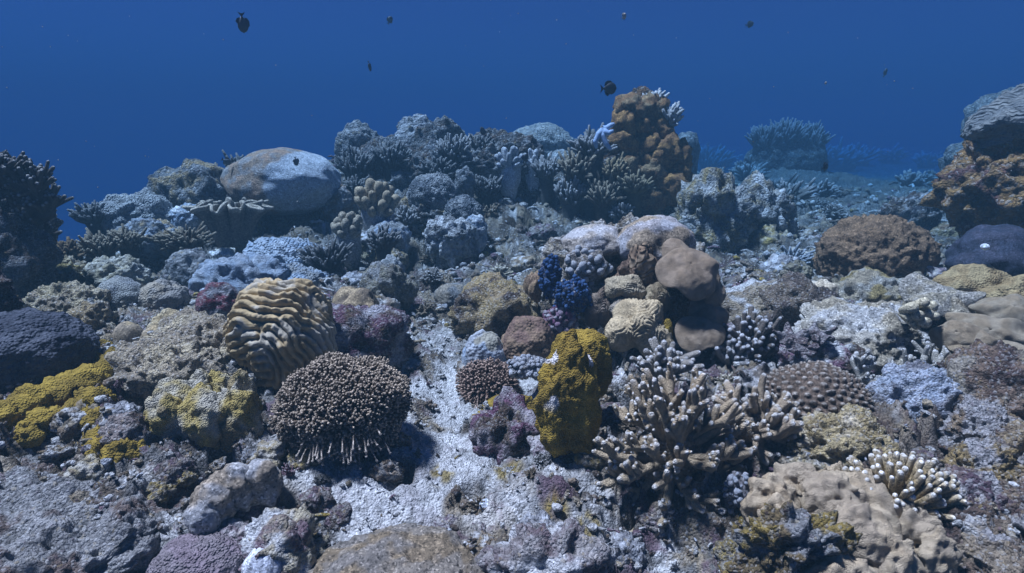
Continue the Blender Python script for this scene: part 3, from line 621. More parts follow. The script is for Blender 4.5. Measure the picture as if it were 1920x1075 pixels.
cluster('lobed_coral', 'yellow and whitish lobed coral right of the mustard carpet', 'coral', [(330, 735, 430, 830), (278, 738, 352, 826), (300, 712, 372, 790), (345, 706, 415, 780), (388, 698, 442, 770), (400, 735, 484, 826), (428, 706, 482, 800), (365, 745, 440, 815)], cols=((.35, .27, .09), (.40, .37, .29), (.24, .19, .10)), m=mat('polyp', 150, .007, var=.35, vscale=26), style=[('rough', .02, 10), ('knob', .005, 65)], sub=5, dr=.85, low=.2, mid=.08, cfr=8., bury=.25)
B('brain_coral', 'big golden-tan brain coral with thick winding ridges', 'coral', (446, 532, 620, 718), ((.46, .35, .19), (.37, .28, .15), (.45, .40, .30)), dr=.85, bury=.12, low=.10, mid=.03, style=[('rough', .03, 5), ('brain', .025, .28), ('rough', .008, 24)], sub=7, m=mat('fuzz', 320, .0025, var=.18, vscale=25), seed=8)
for k, (a_, b_, c_, d_) in enumerate([(448, 548, 476, 590), (462, 534, 495, 560), (500, 522, 528, 540)]):
    pass
B('knob_coral', 'smooth brown humped coral with a few holes, right of the brain coral', 'coral', (622, 534, 722, 616), ((.30, .22, .13), (.36, .27, .16), (.2, .15, .1)), lobes=7, low=.1, m=SMOOTH, style=('pit', .02, 14))
rock('rock', 'purple-spotted dark rock under the smooth brown humped coral', 'rock', (590, 590, 740, 680), (DKBR, (.13, .07, .10), (.35, .34, .36)), bury=.2)
B('lobed_coral', 'greenish-brown lumpy mound with a pale finger, mid slope', 'coral', (678, 488, 775, 580), ((.27, .25, .18), (.22, .2, .16), GREY), lobes=9, low=.2, mid=.1, style=('rough', .03, 14), m=ROCK)
B('knob_coral', 'pale smooth finger on top of the greenish-brown mound', 'coral', (712, 482, 758, 530), ((.42, .42, .40), GREY), Y=None, m=SMOOTH, dr=.8)
B('lobed_coral', 'olive leafy lump below the grey-tan leather coral', 'coral', (636, 445, 702, 495), ((.25, .22, .14), (.18, .16, .11)), lobes=6, low=.25, m=SMOOTH)
B('lobed_coral', 'ochre lump right of the olive leafy lump', 'coral', (692, 462, 768, 505), ((.32, .25, .13), (.22, .18, .12)), lobes=7, low=.25, m=ROCK)
B('crusty_coral', 'low tan mound in the middle of the slope rubble', 'coral', (815, 530, 880, 570), ((.30, .26, .2), GREY), low=.1)
rock('rock', 'ochre overhanging rock left of the centre coral head', 'rock', (868, 535, 1005, 625), (TAN, (.36, .27, .13), DKBR), lobes=8)

# polyp colonies (soft flower-like polyps on a dome)
def polyps(name, label, box, cols, n, lpx, rpx, hang, Y=None, seed=1, dr=.9):
    rng = np.random.RandomState(seed); P, hx, hy, hz, s = frame(box, Y, dr, .0)
    h = np.array([hx, hy, hz])*0.86; t0 = empty(name, label, 'coral', (P[0], P[1], P[2]-hz))
    off = np.array([0, 0, hz]); nn, tri = ico(5)
    f = lambda d: 1+.20*fbm(d*1.9+seed, 3, seed)
    link('core', make_mesh('core', nn*h*f(nn)[:, None]*.93, tris=tri, cols=colour(nn, nn, (cols[0], cols[0]), seed, None)), FUZZ, t0, off)
    i = np.arange(n); z = 1-(i+.5)/n*1.42; ph = i*2.39996; sn = np.sqrt(np.maximum(0, 1-z*z))
    D = np.stack([sn*np.cos(ph), sn*np.sin(ph), z], 1)+rng.randn(n, 3)*.02; D /= np.linalg.norm(D, axis=1)[:, None]
    fr = f(D); ac = Acc(); L0, r0 = lpx*s, rpx*s
    p0 = D*h*fr[:, None]*.92; nr = _nz(D/h); dd = _nz(nr+rng.randn(n, 3)*.22+np.where(D[:, 2:] < .1, np.array([[0, 0, -.25]]), np.array([[0, 0, .12]])))
    Lr = (L0*rng.uniform(.65, 1.3, n))[:, None]; rr = r0*rng.uniform(.8, 1.2, n); p1 = p0+nr*Lr*.5; p2 = p1+dd*Lr*.6
    v, t_, q, tt = sweeps(np.stack([p0, p1, p2, p2+dd*rr[:, None]*.9, p2+dd*rr[:, None]*1.5], 1), rr[:, None]*np.array([[.55, .55, .75, 1.15, .6]]), 4, cap=False)
    V = v.shape[1]; o_ = (np.arange(n)*V)[:, None, None]; cc = mix(cols[0], cols[1], S(tt, .2, .8))[None]*rng.uniform(.75, 1.2, n)[:, None, None]
    ac.add(v.reshape(-1, 3), (t_[None]+o_).reshape(-1, 3), (q[None]+o_).reshape(-1, 4), cc.reshape(-1, 3))
    o = link('polyps', ac.mesh('polyps'), FUZZ, t0, off); o['kind'] = 'stuff'
    for k in range(hang):
        a = (k+.5)/hang; ang = -math.pi*(.24+.40*a)+rng.uniform(-.10, .10); d = np.array([math.cos(ang)*.95, math.sin(ang), -.16+rng.uniform(-.32, .25)])
        d /= np.linalg.norm(d); p0 = d*h*.9; out = np.array([d[0]*1.2+rng.uniform(-.25, .25), d[1]*1.2, -.55+rng.uniform(-.4, .3)]); out /= np.linalg.norm(out); L = L0*rng.uniform(1.4, 3.2)
        pts = bez(p0, p0+np.array([d[0], d[1], .10])*L*.55, p0+out*L, 6); rr = r0*.95
        v, t_, q, tt = sweep(np.vstack([pts, pts[-1]+out*rr]), np.array([.8, .7, .65, .6, .6, .7, 1.3])*rr, 6)
        link('tentacle', make_mesh('tentacle', v, t_, q, mix(cols[0], cols[2], S(tt, .1, .7))), FUZZ, t0, off)
    return t0
polyps('flowerpot_coral', 'large brown dome covered in short stubby polyps, front centre-left', (516, 664, 774, 862), ((.25, .185, .125), (.52, .425, .315), (.54, .47, .39)), 6400, 16, 2.1, 46, seed=3)
polyps('flowerpot_coral', 'small brown polyp tuft beside the white sand in the middle', (866, 688, 964, 754), ((.24, .15, .11), (.46, .32, .24), (.5, .38, .3)), 900, 15, 2.0, 12, seed=4)
B('dome_coral', 'blue-grey rounded dome above the small polyp tuft', 'coral', (866, 622, 952, 715), (BGREY, (.36, .38, .40), (.3, .28, .22)), dr=.8, low=.14, m=mat('polyp', 60, .006))
B('knobbly_dome_coral', 'dark brown bumpy dome between blue-grey dome and yellow column', 'coral', (938, 598, 1042, 692), (BROWN, (.16, .10, .075)), dr=.85, low=.15, style=('knob', .010, 34), m=mat('polyp', 60, .006))

# ------------------------------------------------------------------ ball-covered patches (sponges, sea squirts)
def balls(name, label, cat, box, cols, n, rpx, Y, seed, m=SMOOTH, base=None, piece='bead'):
    """little round bodies packed over a low mound, one growth; each body a part"""
    rng = np.random.RandomState(seed); P, hx, hy, hz, s = frame(box, Y, .6, .0); t0 = empty(name, label, cat, tuple(P)); nn, tri = ico(2); n3, t3 = ico(4)
    bd = n3*np.array([hx, hy, hz])*.86*(1+.3*fbm(n3*2.6+seed, 3, seed))[:, None]
    bc_ = base if base is not None else np.asarray(cols[0])*.8
    link('mound', make_mesh('mound', bd, tris=t3, cols=colour(n3, bd, (bc_, np.asarray(bc_)*.6+.05), seed, None, 20.)), ROCK, t0)
    ms = []
    for k in range(6):
        c = np.asarray(cols[0])*(1-k/5)+np.asarray(cols[1])*(k/5); vv_ = nn*(1+.25*fbm(nn*1.5+k*3, 2, k))[:, None]*np.array([1, 1, .8+.09*k])
        me = make_mesh(piece, vv_, tris=tri, cols=np.tile(c, (len(nn), 1))); me.materials.append(m); ms.append(me)
    f = lambda d: 1+.3*fbm(d[None]*2.6+seed, 3, seed)[0]
    for k in range(n):
        d = rng.randn(3); d[1] = -abs(d[1]); d[2] += .2; d /= np.linalg.norm(d); p = d*np.array([hx, hy, hz])*f(d)*rng.uniform(.80, .92); r = rpx*s*rng.uniform(.5, 1.25)
        o = link(piece, ms[rng.randint(6)], None, t0, p); o.scale = (r, r, r); o.rotation_euler = tuple(rng.uniform(-.6, .6, 3))
    return t0

# ------------------------------------------------------------------ centre coral head
CREF = [('knob', .035, 15), ('rough', .035, 16), ('knob', .012, 40)]
rock('coral_outcrop', 'crusty white and brown coral head in the centre', 'rock', (1012, 436, 1310, 700), ((.56, .55, .51), (.33, .28, .20), (.10, .08, .06)), Y=3.6, dr=.55, low=.2, mid=.10, style=CREF, sub=7, bury=.1, cfr=14., seed=77)
B('lobed_coral', 'smooth grey-blue lobed dome crowning the centre coral head', 'coral', (1156, 396, 1306, 500), ((.30, .28, .27), (.38, .38, .39), (.28, .22, .15)), Y=3.3, lobes=11, dr=.8, bury=.25, m=SMOOTH, low=.06, stretch=False, cfr=6)
B('lobed_coral', 'row of small pale lobes on the left shoulder of the centre coral head', 'coral', (1050, 420, 1180, 482), ((.33, .29, .24), (.38, .37, .36)), Y=3.4, lobes=8, m=SMOOTH, stretch=False, low=.1)
B('lobed_coral', 'striped brown fold under the smooth crown', 'coral', (1174, 446, 1230, 530), ((.30, .22, .14), BROWN), Y=3.12, lobes=6, m=mat('line', 14, .006), dr=.7, low=.15, stretch=False)
B('crusty_coral', 'dark brown grooved patch in the middle of the coral head', 'coral', (1160, 478, 1240, 545), ((.15, .10, .07), (.22, .15, .1)), Y=3.15, dr=.5, style=('ridge', .015, 14), stretch=False)
LTH = mat('polyp', 330, .005, var=.28, vscale=24, rough=.65)
LB = ((.31, .23, .15), (.38, .29, .20))
def edge(n, v, c, pat): return c
lp = empty('leather_coral', 'brown folded leather coral plates hanging on the right of the coral head', 'coral', tuple(at(1300, 650, 3.1)))
for k_, (bx, Yp_, nr, kk, bl) in enumerate([((1238, 440, 1300, 520), 3.02, (-.1, -.8, .6), 2, .5), ((1288, 452, 1352, 545), 3.02, (.35, -.6, .7), 2, .45), ((1228, 458, 1354, 562), 2.90, (-.05, -.66, .75), 3, .55), ((1300, 500, 1370, 582), 2.98, (.55, -.7, .4), 2, .5),
        ((1286, 548, 1368, 630), 2.95, (.10, -.6, .8), 3, .5), ((1262, 585, 1366, 662), 2.84, (0, -.5, .86), 2, .5)]):
    disc('plate', bx, Yp_, LB, nr, 50+k_, k=kk, thick=.040, bulge=bl*.9, wav=.16, lobe=.06, m=LTH, parent=lp)
B('stalk', None, None, (1252, 490, 1340, 690), (BROWN, DKBR), Y=3.35, dr=.5, parent=lp, low=.2, m=ROCK)
for bx, Yp, lab, cc in [((1134, 556, 1262, 684), 2.92, 'large cream brain-folded lobe low on the coral head', ((.62, .49, .30), (.54, .42, .25))), ((1128, 513, 1214, 570), 3.05, 'cream folded lobe in the middle of the coral head', ((.50, .42, .28), (.40, .33, .22))),
                        ((1204, 528, 1258, 600), 3.0, 'small cream fan-like lobe beside the hanging leather plates', ((.46, .38, .24), (.34, .27, .17))), ((1098, 540, 1152, 630), 3.05, 'brown folded lobe left of the large cream lobe', ((.24, .18, .13), (.30, .24, .18))),
                        ((1140, 552, 1215, 610), 3.0, 'round greyish-cream lobe just above the large cream lobe', ((.44, .38, .28), (.36, .31, .24)))]:
    B('folded_coral', lab, 'coral', bx, cc, Y=Yp, dr=.75, bury=.1, lobes=6, low=.14, style=[('rough', .012, 10), ('brainf', .007, .24)], m=mat('polyp', 260, .004, var=.3, vscale=40), sub=6, stretch=False)
B('knob_coral', 'brown knobby lobe sticking out at the left of the coral head', 'coral', (976, 505, 1026, 572), ((.26, .18, .10), BROWN), Y=3.35, lobes=4, m=SMOOTH, low=.2)
balls('blue_sponge', 'muted blue knobbly sponge strip up the left edge of the coral outcrop', 'sponge', (1010, 476, 1054, 566), ((.025, .07, .19), (.07, .15, .32)), 150, 3.4, 3.12, 6, base=np.array((.03, .06, .14)))
balls('blue_sponge', 'muted blue knobbly sponge patch low on the coral outcrop face', 'sponge', (1034, 520, 1116, 594), ((.025, .07, .19), (.07, .15, .32)), 190, 3.4, 3.06, 16, base=np.array((.03, .06, .14)))
balls('sea_squirts', 'cluster of pale grey sea squirts on the crusty coral head', 'sea squirts', (1052, 462, 1146, 540), ((.36, .39, .41), (.52, .54, .55)), 44, 6.0, 3.16, 7, base=np.array((.3, .27, .23)))
balls('sea_squirts', 'white and purple beaded patch under the blue sponge', 'sea squirts', (1012, 572, 1085, 640), ((.55, .55, .56), (.22, .10, .18)), 90, 5.0, 3.05, 8, base=np.array((.22, .1, .15)))
balls('sea_squirts', 'white beaded crust under the dark brown bumpy dome', 'sea squirts', (946, 664, 1040, 712), ((.52, .55, .60), (.62, .63, .64)), 120, 4.5, 2.62, 9, base=np.array((.35, .35, .36)))
YEL_M = mat('polyp', 150, .005, var=.35, vscale=24)
def scars(n, v, c, pat):
    w = S(-fbm(v*11+4, 2, 12), .42, .47)*S(n[:, 2], .1, .3); return c*(1-w)[:, None]+np.array((.6, .58, .55))*w[:, None]
yc = empty('column_coral', 'tall mustard-yellow velvety column coral left of the staghorn', 'coral', tuple(hit(1070, 880)))
B('column', None, None, (1000, 640, 1130, 895), (OLIVE, OLIVE2), Y=2.12, dr=.65, parent=yc, bury=.05, low=.20, mid=.07, lobes=rand_lobes(9, 44, (.5, .66), .42), style=[('rough', .014, 9), ('knob', .005, 75), ('pit', .012, 16)], m=YEL_M, patch=scars, stretch=False, sub=6, seed=5)
B('knob', None, None, (1030, 618, 1146, 740), (OLIVE, OLIVE2), Y=2.32, dr=.65, parent=yc, bury=.1, low=.15, mid=.04, style=[('rough', .010, 10), ('knob', .005, 75)], m=YEL_M, patch=scars, stretch=False, sub=6, seed=6)
cluster('encrusting_coral', 'mustard-yellow crust on the rubble left of the yellow column', 'coral', [(902, 742, 970, 790), (962, 740, 1006, 800), (884, 772, 930, 812), (885, 800, 915, 835)], cols=(OLIVE, OLIVE2), m=YEL_M, style=('rough', .02, 14), sub=4)
rock('rock', 'purplish pitted rock in front of the mustard crust', 'rock', (902, 768, 1000, 838), ((.30, .27, .28), (.15, .07, .11), DKBR), low=.3)
cluster('encrusting_coral', 'tiny yellow patch between cream lobes and leather plates', 'coral', [(1240, 598, 1262, 640, 2.88), (1244, 630, 1262, 662, 2.86)], cols=(OLIVE, OLIVE2), m=YEL_M, sub=3)

# ------------------------------------------------------------------ staghorn corals, each finger a branch of its own
def staghorn(name, label, hubpx, Y, half, axis, n_limb, n_fing, rpx, cols, seed, cap=1.7, lenf=1.0, grp=None):
    rng = np.random.RandomState(seed); H = at(hubpx[0], hubpx[1], Y); s = mpp(H); hx, hz = half[0]*s, half[1]*s; hd = .55*(hx+hz)*.5
    t0 = empty(name, label, 'coral', tuple(H), grp); ax = np.asarray(axis, float); ax /= np.linalg.norm(ax)
    t1 = np.cross(ax, [0, 0, 1.0]); t1 /= np.linalg.norm(t1); t2 = np.cross(t1, ax)
    rad = rpx*s
    n3, t3 = ico(3); link('base', make_mesh('base', n3*np.array([hx, hd, hz])*.42*(1+.25*fbm(n3*2+seed, 3, seed))[:, None]+np.array([0, .15*hd, -.05*hz]), tris=t3, cols=np.tile(np.asarray(cols[0])*.75, (len(n3), 1))), ROCK, t0)
    cnt = 0
    for i in range(n_limb):
        ca = 1-(i+.5)/n_limb*(1-math.cos(cap)); sa = math.sqrt(1-ca*ca); ph = i*2.39996+rng.uniform(-.25, .25)
        d = ax*ca+(t1*math.cos(ph)+t2*math.sin(ph))*sa
        e = np.array([d[0]*hx, d[1]*hd, d[2]*hz])*rng.uniform(.84, 1.04)
        b0 = e*.12; md = (b0+e)/2+np.array([0, 0, -.05*hz])+rng.randn(3)*rad*2.6
        pts = bez(b0, md, e*.80, 7)
        v, t_, q, tt = sweep(pts, np.linspace(1.35, 1.0, 7)*rad, 8); v = v+(pn(v/rad*.9, seed)*.2*rad)[:, None]
        link('limb', make_mesh('limb', v, t_, q, mix(np.asarray(cols[0])*.9, cols[0], tt)), BRANCH, t0)
        ed = e/np.linalg.norm(e)
        for k in range(n_fing):
            f = .42+.58*(k+.5)/n_fing; p0 = pts[0]+(pts[-1]-pts[0])*f; p0 = pts[min(6, int(round(f*6)))]
            sd = rng.randn(3); sd -= ed*(sd@ed); sd /= np.linalg.norm(sd)
            dr_ = ed*rng.uniform(.45, 1.0)+sd*rng.uniform(.4, .95)+np.array([0, 0, .42])
            if k == n_fing-1: dr_ = ed+sd*.2+np.array([0, 0, .12])
            dr_ /= np.linalg.norm(dr_); L = rad*rng.uniform(2.8, 5.4)*lenf; r0 = rad*rng.uniform(.72, 1.10)
            p1 = p0+dr_*L*.55+rng.randn(3)*rad*.45; p2 = p0+dr_*L+np.array([0, 0, .16*L])+rng.randn(3)*rad*.3
            P_ = bez(p0, p1, p2, 6); v, t_, q, tt = sweep(P_, np.array([1.15, 1.10, 1.04, .98, .92, .80])*r0, 9)
            v = v+(pn(v/r0*.8, seed)*.25*r0+pn(v/r0*2.4, seed+1)*.10*r0)[:, None]
            ts0 = rng.uniform(.52, .76); tip = S(tt, ts0, ts0+.32)*rng.uniform(.6, 1.0); tone = rng.uniform(.78, 1.15)
            ac = Acc(); ac.add(v, t_, q, mix(np.asarray(cols[0])*tone, cols[1], tip))
            for kb in range(rng.randint(0, 3)):
                j_ = rng.randint(2, 5); sb = rng.randn(3); sb -= dr_*(sb@dr_); sb /= np.linalg.norm(sb); db = sb*.75+dr_*.8; bl_ = r0*rng.uniform(1.2, 2.3)
                vb, tb_, qb, tq = sweep(np.array([P_[j_], P_[j_]+db*bl_*.6, P_[j_]+db*bl_]), np.array([.7, .62, .5])*r0, 7)
                ac.add(vb, tb_, qb, mix(np.asarray(cols[0])*tone, cols[1], S(tq, .45, .9)*.9))
            link('branch', ac.mesh('branch'), BRANCH, t0); cnt += 1
    return t0
SG = ((.46, .365, .235), (.70, .70, .66))
staghorn('staghorn_coral', 'large brown staghorn coral with white finger tips, front right of centre', (1262, 855), 1.98, (160, 205), (0, -.72, .62), 42, 7, 6.7, SG, 21, cap=1.95)
staghorn('staghorn_coral', 'smaller pale staghorn clump touching the right side of the large one', (1418, 808), 2.10, (95, 80), (.35, -.6, .7), 12, 5, 7.6, ((.47, .37, .25), (.70, .69, .64)), 22, cap=1.4)
# fine-branched white-tipped tufts
bush('branching_coral', 'small white-tipped branching coral behind the staghorn, right of the leather plates', (1362, 598, 1462, 700), 44, 6.0, ((.20, .17, .14), (.62, .63, .64)), forks=3, sides=6, parts=True)
bush('branching_coral', 'pale knob-tipped crust beside the hanging leather plates', (1340, 640, 1410, 700), 30, 5.0, ((.28, .27, .26), (.6, .61, .62)), forks=3, sides=6, parts=True)
bush('branching_coral', 'white stubby fragments at the top of the large staghorn', (1195, 655, 1290, 720), 34, 6.5, ((.36, .33, .28), (.64, .64, .62)), Y=2.45, forks=2, sides=6, parts=True)

# ------------------------------------------------------------------ brown pinnacle and its corals
pb = hit(1170, 418); Yp = pb[1]+.25
pin = empty('coral_pinnacle', 'tall brown pinnacle of lumpy soft coral rising above the skyline', 'reef', tuple(pb))
B('rock', None, None, (1070, 300, 1285, 440), (DKBR, (.05, .04, .04)), Y=Yp+.1, dr=.6, parent=pin, low=.25, style=[('knob', .06, 6)], m=ROCK)
B('rock', None, None, (1135, 200, 1265, 430), (DKBR, RUST), Y=Yp+.15, dr=.6, parent=pin, low=.2, style=[('knob', .06, 6)], m=ROCK)
LUMP = mat('fuzz', 70, .02, var=.4, vscale=24)
rng = random.Random(5)
lumps = [(1150, 180, 1212, 232), (1196, 178, 1240, 226), (1220, 186, 1256, 228), (1146, 205, 1190, 258), (1178, 212, 1228, 262), (1212, 216, 1258, 266), (1142, 240, 1196, 296), (1190, 250, 1246, 300), (1226, 254, 1276, 306),
         (1150, 285, 1206, 340), (1200, 268, 1262, 330), (1246, 268, 1296, 328), (1256, 300, 1298, 352), (1192, 300, 1250, 350), (1222, 318, 1290, 372), (1150, 335, 1210, 386), (1196, 346, 1252, 396), (1236, 345, 1284, 392), (1206, 372, 1240, 402), (1166, 368, 1204, 402)]
for bx in lumps:
    Yl = Yp-.18-.16*max(0, (bx[3]-230)/170)+rng.uniform(-.04, .04)
    B('lump', None, None, bx, (ORANGE, RUST) if rng.random() < .65 else ((.25, .18, .10), RUST), Y=Yl, dr=.8, bury=.15, lobes=6, low=.2, mid=.1, style=('knob', .02, 20), m=LUMP, parent=pin, stretch=False, sub=4)
for bx, dY, lab, cl in [((1072, 252, 1150, 310), -.25, 'white-tipped branching coral high on the left of the pinnacle', BR_P), ((1042, 288, 1118, 352), -.3, 'branching coral at the left edge of the pinnacle', BR_B), ((1036, 335, 1106, 396), -.35, 'pale branching coral at the lower left of the pinnacle', BR_P),
        ((1098, 335, 1168, 405), -.45, 'open branching coral at the foot of the pinnacle', BR_B), ((1128, 300, 1176, 346), -.4, 'ochre branching tuft in the middle of the pinnacle', ((.2, .14, .07), (.45, .36, .22))), ((1242, 200, 1272, 248), -.2, 'white branching tuft on the upper right of the pinnacle', ((.5, .5, .48), (.72, .72, .7))),
        ((1212, 178, 1236, 206), -.1, 'tiny white tuft on top of the pinnacle', ((.5, .5, .48), (.72, .72, .7))), ((1160, 330, 1220, 372), -.5, 'olive branching spray low on the pinnacle', ((.2, .16, .08), (.42, .36, .24))), ((1090, 250, 1128, 286), .3, 'hazy dark tuft behind the blue starfish', BR_D), ((1140, 385, 1190, 420), -.5, 'pale tuft under the pinnacle', BR_P)]:
    bush('branching_coral', lab, bx, 34, 3.4, cl, Y=Yp+dY, forks=3)
# blue starfish draped over the branching coral
sf = empty('starfish', 'pale blue starfish with long arms draped on the pinnacle', 'starfish', tuple(at(1128, 250, Yp-.5)))
del_pts = [[(1131, 243), (1122, 252), (1116, 266), (1118, 276)], [(1131, 243), (1130, 255), (1136, 270), (1144, 279)], [(1131, 243), (1138, 240), (1144, 236), (1150, 233)], [(1131, 243), (1126, 236), (1130, 228), (1142, 227)], [(1131, 243), (1136, 248), (1141, 250), (1148, 246)]]
ac = Acc(); O0 = at(1128, 250, Yp-.62)
for k, pl in enumerate(del_pts):
    pts = np.array([at(x, y, Yp-.62-.03*math.sin(i*1.1)+(.05*i/3 if k in (2, 3) else -.04*i/3)) for i, (x, y) in enumerate(pl)])-O0
    pts = np.array([pts[0], (pts[0]+pts[1])/2, pts[1], (pts[1]+pts[2])/2, pts[2], (pts[2]+pts[3])/2, pts[3]]); r = 5.4*mpp(O0)
    v, t_, q, tt = sweep(pts, np.array([1.15, 1.05, .98, .92, .88, .8, .62])*r, 10); ac.add(v, t_, q, (.30, .40, .58))
SC.collection.objects.unlink(sf); bpy.data.objects.remove(sf)
sf = tag(link('starfish', ac.mesh('starfish'), SMOOTH, None, O0), 'pale blue starfish with long arms draped on the pinnacle', 'starfish')
rm = sf.modifiers.new('fuse', 'REMESH'); rm.mode = 'VOXEL'; rm.voxel_size = .006; rm.use_smooth_shade = True
SFM = mat('fuzz', 200, .002, var=.15, vscale=60); sf.data.materials.clear()
sm = bpy.data.materials.new('starfish_skin'); sm.use_nodes = True; sb = sm.node_tree.nodes['Principled BSDF']; sb.inputs['Base Color'].default_value = (.34, .45, .62, 1); sb.inputs['Roughness'].default_value = .7
nz = sm.node_tree.nodes.new('ShaderNodeTexNoise'); nz.inputs['Scale'].default_value = 120; bpn = sm.node_tree.nodes.new('ShaderNodeBump'); bpn.inputs['Distance'].default_value = .003
sm.node_tree.links.new(nz.outputs[0], bpn.inputs['Height']); sm.node_tree.links.new(bpn.outputs[0], sb.inputs['Normal']); sf.data.materials.append(sm)

# ------------------------------------------------------------------ right middle ground
rock('rock', 'ochre-topped rubble mound right of the pinnacle with a white tuft', 'rock', (1282, 350, 1392, 465), ((.34, .26, .12), GREY, (.45, .45, .43)), dr=.7, mid=.2)
rock('rock', 'second crumbly mound farther right of the pinnacle', 'rock', (1384, 358, 1474, 455), ((.28, .23, .15), GREY, PALE), dr=.7, mid=.2)
B('sponge', 'white knob on the ochre-topped mound', 'sponge', (1320, 343, 1342, 360), (PALE, PALE), Y=hit(1336, 460)[1]+.15, stretch=False, m=SMOOTH)
B('sponge', 'magenta lump beside the white knob', 'sponge', (1298, 352, 1326, 372), ((.2, .02, .08), (.14, .02, .06)), Y=hit(1336, 460)[1]+.15, stretch=False)
B('dome_coral', 'large rounded brown dome coral, right middle ground', 'coral', (1540, 412, 1742, 532), ((.22, .14, .08), (.155, .10, .06)), dr=.8, low=.12, style=[('knob', .022, 15), ('rough', .02, 18)], m=mat('fuzz', 60, .016, var=.4), bury=.15)
rock('rock', 'small dark rock with white top behind the brown dome', 'rock', (1662, 378, 1732, 438), ((.06, .06, .07), DKBR, (.4, .4, .4)), dr=.8)
B('dome_coral', 'olive mound between dark rock and right bommie', 'coral', (1745, 418, 1812, 458), ((.22, .18, .10), BROWN), dr=.8)
B('sponge', 'big blue-black smooth sponge at the right edge with a white opening', 'sponge', (1790, 424, 1960, 520), ((.035, .04, .06), (.05, .05, .07)), Y=4.1, dr=.8, low=.15, m=SMOOTH)
P_ = at(1847, 463, 3.72)
n2, t2_ = ico(3); tag(link('sea_squirt', make_mesh('sea_squirt', n2*np.array([.022, .03, .02]), tris=t2_, cols=np.tile((.62, .64, .66), (len(n2), 1))), SMOOTH, None, P_), 'white sea squirt on the blue-black sponge', 'sea squirt')
B('dome_coral', 'golden-brown dome below the blue-black sponge', 'coral', (1752, 498, 1895, 572), ((.33, .24, .12), (.28, .19, .09)), Y=3.75, dr=.7, low=.1, m=mat('polyp', 80, .007), style=('rough', .015, 10))
B('dome_coral', 'golden-brown dome cut by the right frame edge', 'coral', (1835, 515, 2010, 620), ((.33, .24, .12), (.28, .19, .09)), Y=3.5, dr=.7, low=.15, m=mat('polyp', 80, .007), style=('rough', .015, 10))
SLAB = mat('fuzz', 110, .022, var=.4, vscale=30)
B('slab_coral', 'broad pale bleached slab coral in the right middle ground', 'coral', (1462, 556, 1756, 700), ((.49, .45, .37), (.53, .52, .49), (.38, .33, .24)), Y=2.93, dr=.75, low=.22, mid=.10, lobes=9, style=[('rough', .03, 8), ('ridge', .012, 14)], m=SLAB, sub=6, bury=.1, seed=18)
B('slab_coral', 'pale tan bleached ledge behind the broad slab', 'coral', (1560, 512, 1700, 580), ((.35, .29, .2), (.42, .39, .33), (.33, .25, .11)), dr=.7, low=.25, mid=.1, style=('rough', .03, 10), m=SLAB)
B('knob_coral', 'round white-cream knob at the left end of the pale ledge', 'coral', (1504, 524, 1570, 592), ((.60, .55, .44), (.5, .42, .3)), Y=3.35, low=.15, m=SMOOTH)
fp = empty('plate_coral', 'pale flaring plate coral over the tube sponges', 'coral', tuple(hit(1760, 650)))
disc('plate', (1682, 512, 1830, 600), 2.95, ((.34, .30, .22), (.42, .39, .33)), (-.15, -.45, .85), 91, k=3, thick=.03, bulge=.25, wav=.25, m=SLAB, parent=fp)
disc('plate', (1770, 548, 1836, 650), 2.85, ((.34, .28, .19), (.4, .35, .26)), (.3, -.8, .3), 92, k=2, thick=.03, bulge=.3, wav=.25, m=SLAB, parent=fp)
B('stalk', None, None, (1710, 560, 1830, 690), (BROWN, DKBR), Y=3.15, dr=.5, parent=fp, low=.2, m=ROCK)
tb = at(1732, 590, 2.62); ts = empty('tube_sponge', 'cluster of small cream tube sponges under the flaring plate', 'sponge', tuple(tb)); rng2 = np.random.RandomState(4)
for k, (x, y) in enumerate([(1712, 576), (1735, 566), (1752, 574), (1724, 592), (1744, 590), (1720, 612), (1738, 606), (1758, 594), (1707, 596)]):
    e = at(x, y, 2.56+.02*(k % 3))-tb; b0 = e*.35+np.array([.0, .12, -.03]); r = 9.0*mpp(tb)*rng2.uniform(.8, 1.1)
    d = e-b0; d /= np.linalg.norm(d)
    pts = np.array([b0, (b0+e)/2, e-d*.004, e, e-d*.004, e-d*.02]); v, t_, q, tt = sweep(pts, np.array([.75, .95, 1.05, .92, .66, .5])*r, 12, cap=False)
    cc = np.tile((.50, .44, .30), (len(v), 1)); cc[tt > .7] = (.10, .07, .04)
    link('tube', make_mesh('tube', v, t_, q, cc), SMOOTH, ts)
lf = empty('leather_coral', 'brown leather coral with drooping folds below the tube sponges at right', 'coral', tuple(hit(1840, 690)))
for k_, (bx, Yl, nr, kk) in enumerate([((1820, 540, 1960, 640), 2.95, (-.2, -.6, .75), 3), ((1762, 572, 1935, 690), 2.72, (-.35, -.65, .65), 3), ((1748, 590, 1838, 668), 2.58, (-.5, -.6, .6), 2), ((1782, 615, 1885, 694), 2.52, (-.3, -.7, .6), 3), ((1862, 630, 1990, 735), 2.5, (-.3, -.6, .7), 3)]):
    disc('fold', bx, Yl, ((.36, .275, .175), (.42, .34, .235)), nr, 70+k_, k=kk, thick=.04, bulge=.5, wav=.2, m=LTH, parent=lf)
B('stalk', None, None, (1780, 590, 1960, 730), (BROWN, DKBR), Y=2.95, dr=.5, parent=lf, low=.2, m=ROCK)
B('honeycomb_coral', 'dark brown dome with regular pale dots, right of the staghorn', 'coral', (1428, 683, 1624, 800), ((.145, .105, .075), (.17, .125, .09)), dr=.85, bury=.12, low=.10, mid=.02, style=('spots', .012, .23), sub=7, m=FUZZ, stretch=True,
  patch=lambda n, v, c, pat: c*(1-(w := S(pat, .35, .8)*.75))[:, None]+np.array((.48, .43, .36))*w[:, None])
lc = empty('leafy_coral', 'dark curled shelf coral under the pale slab', 'coral', tuple(hit(1512, 672)))
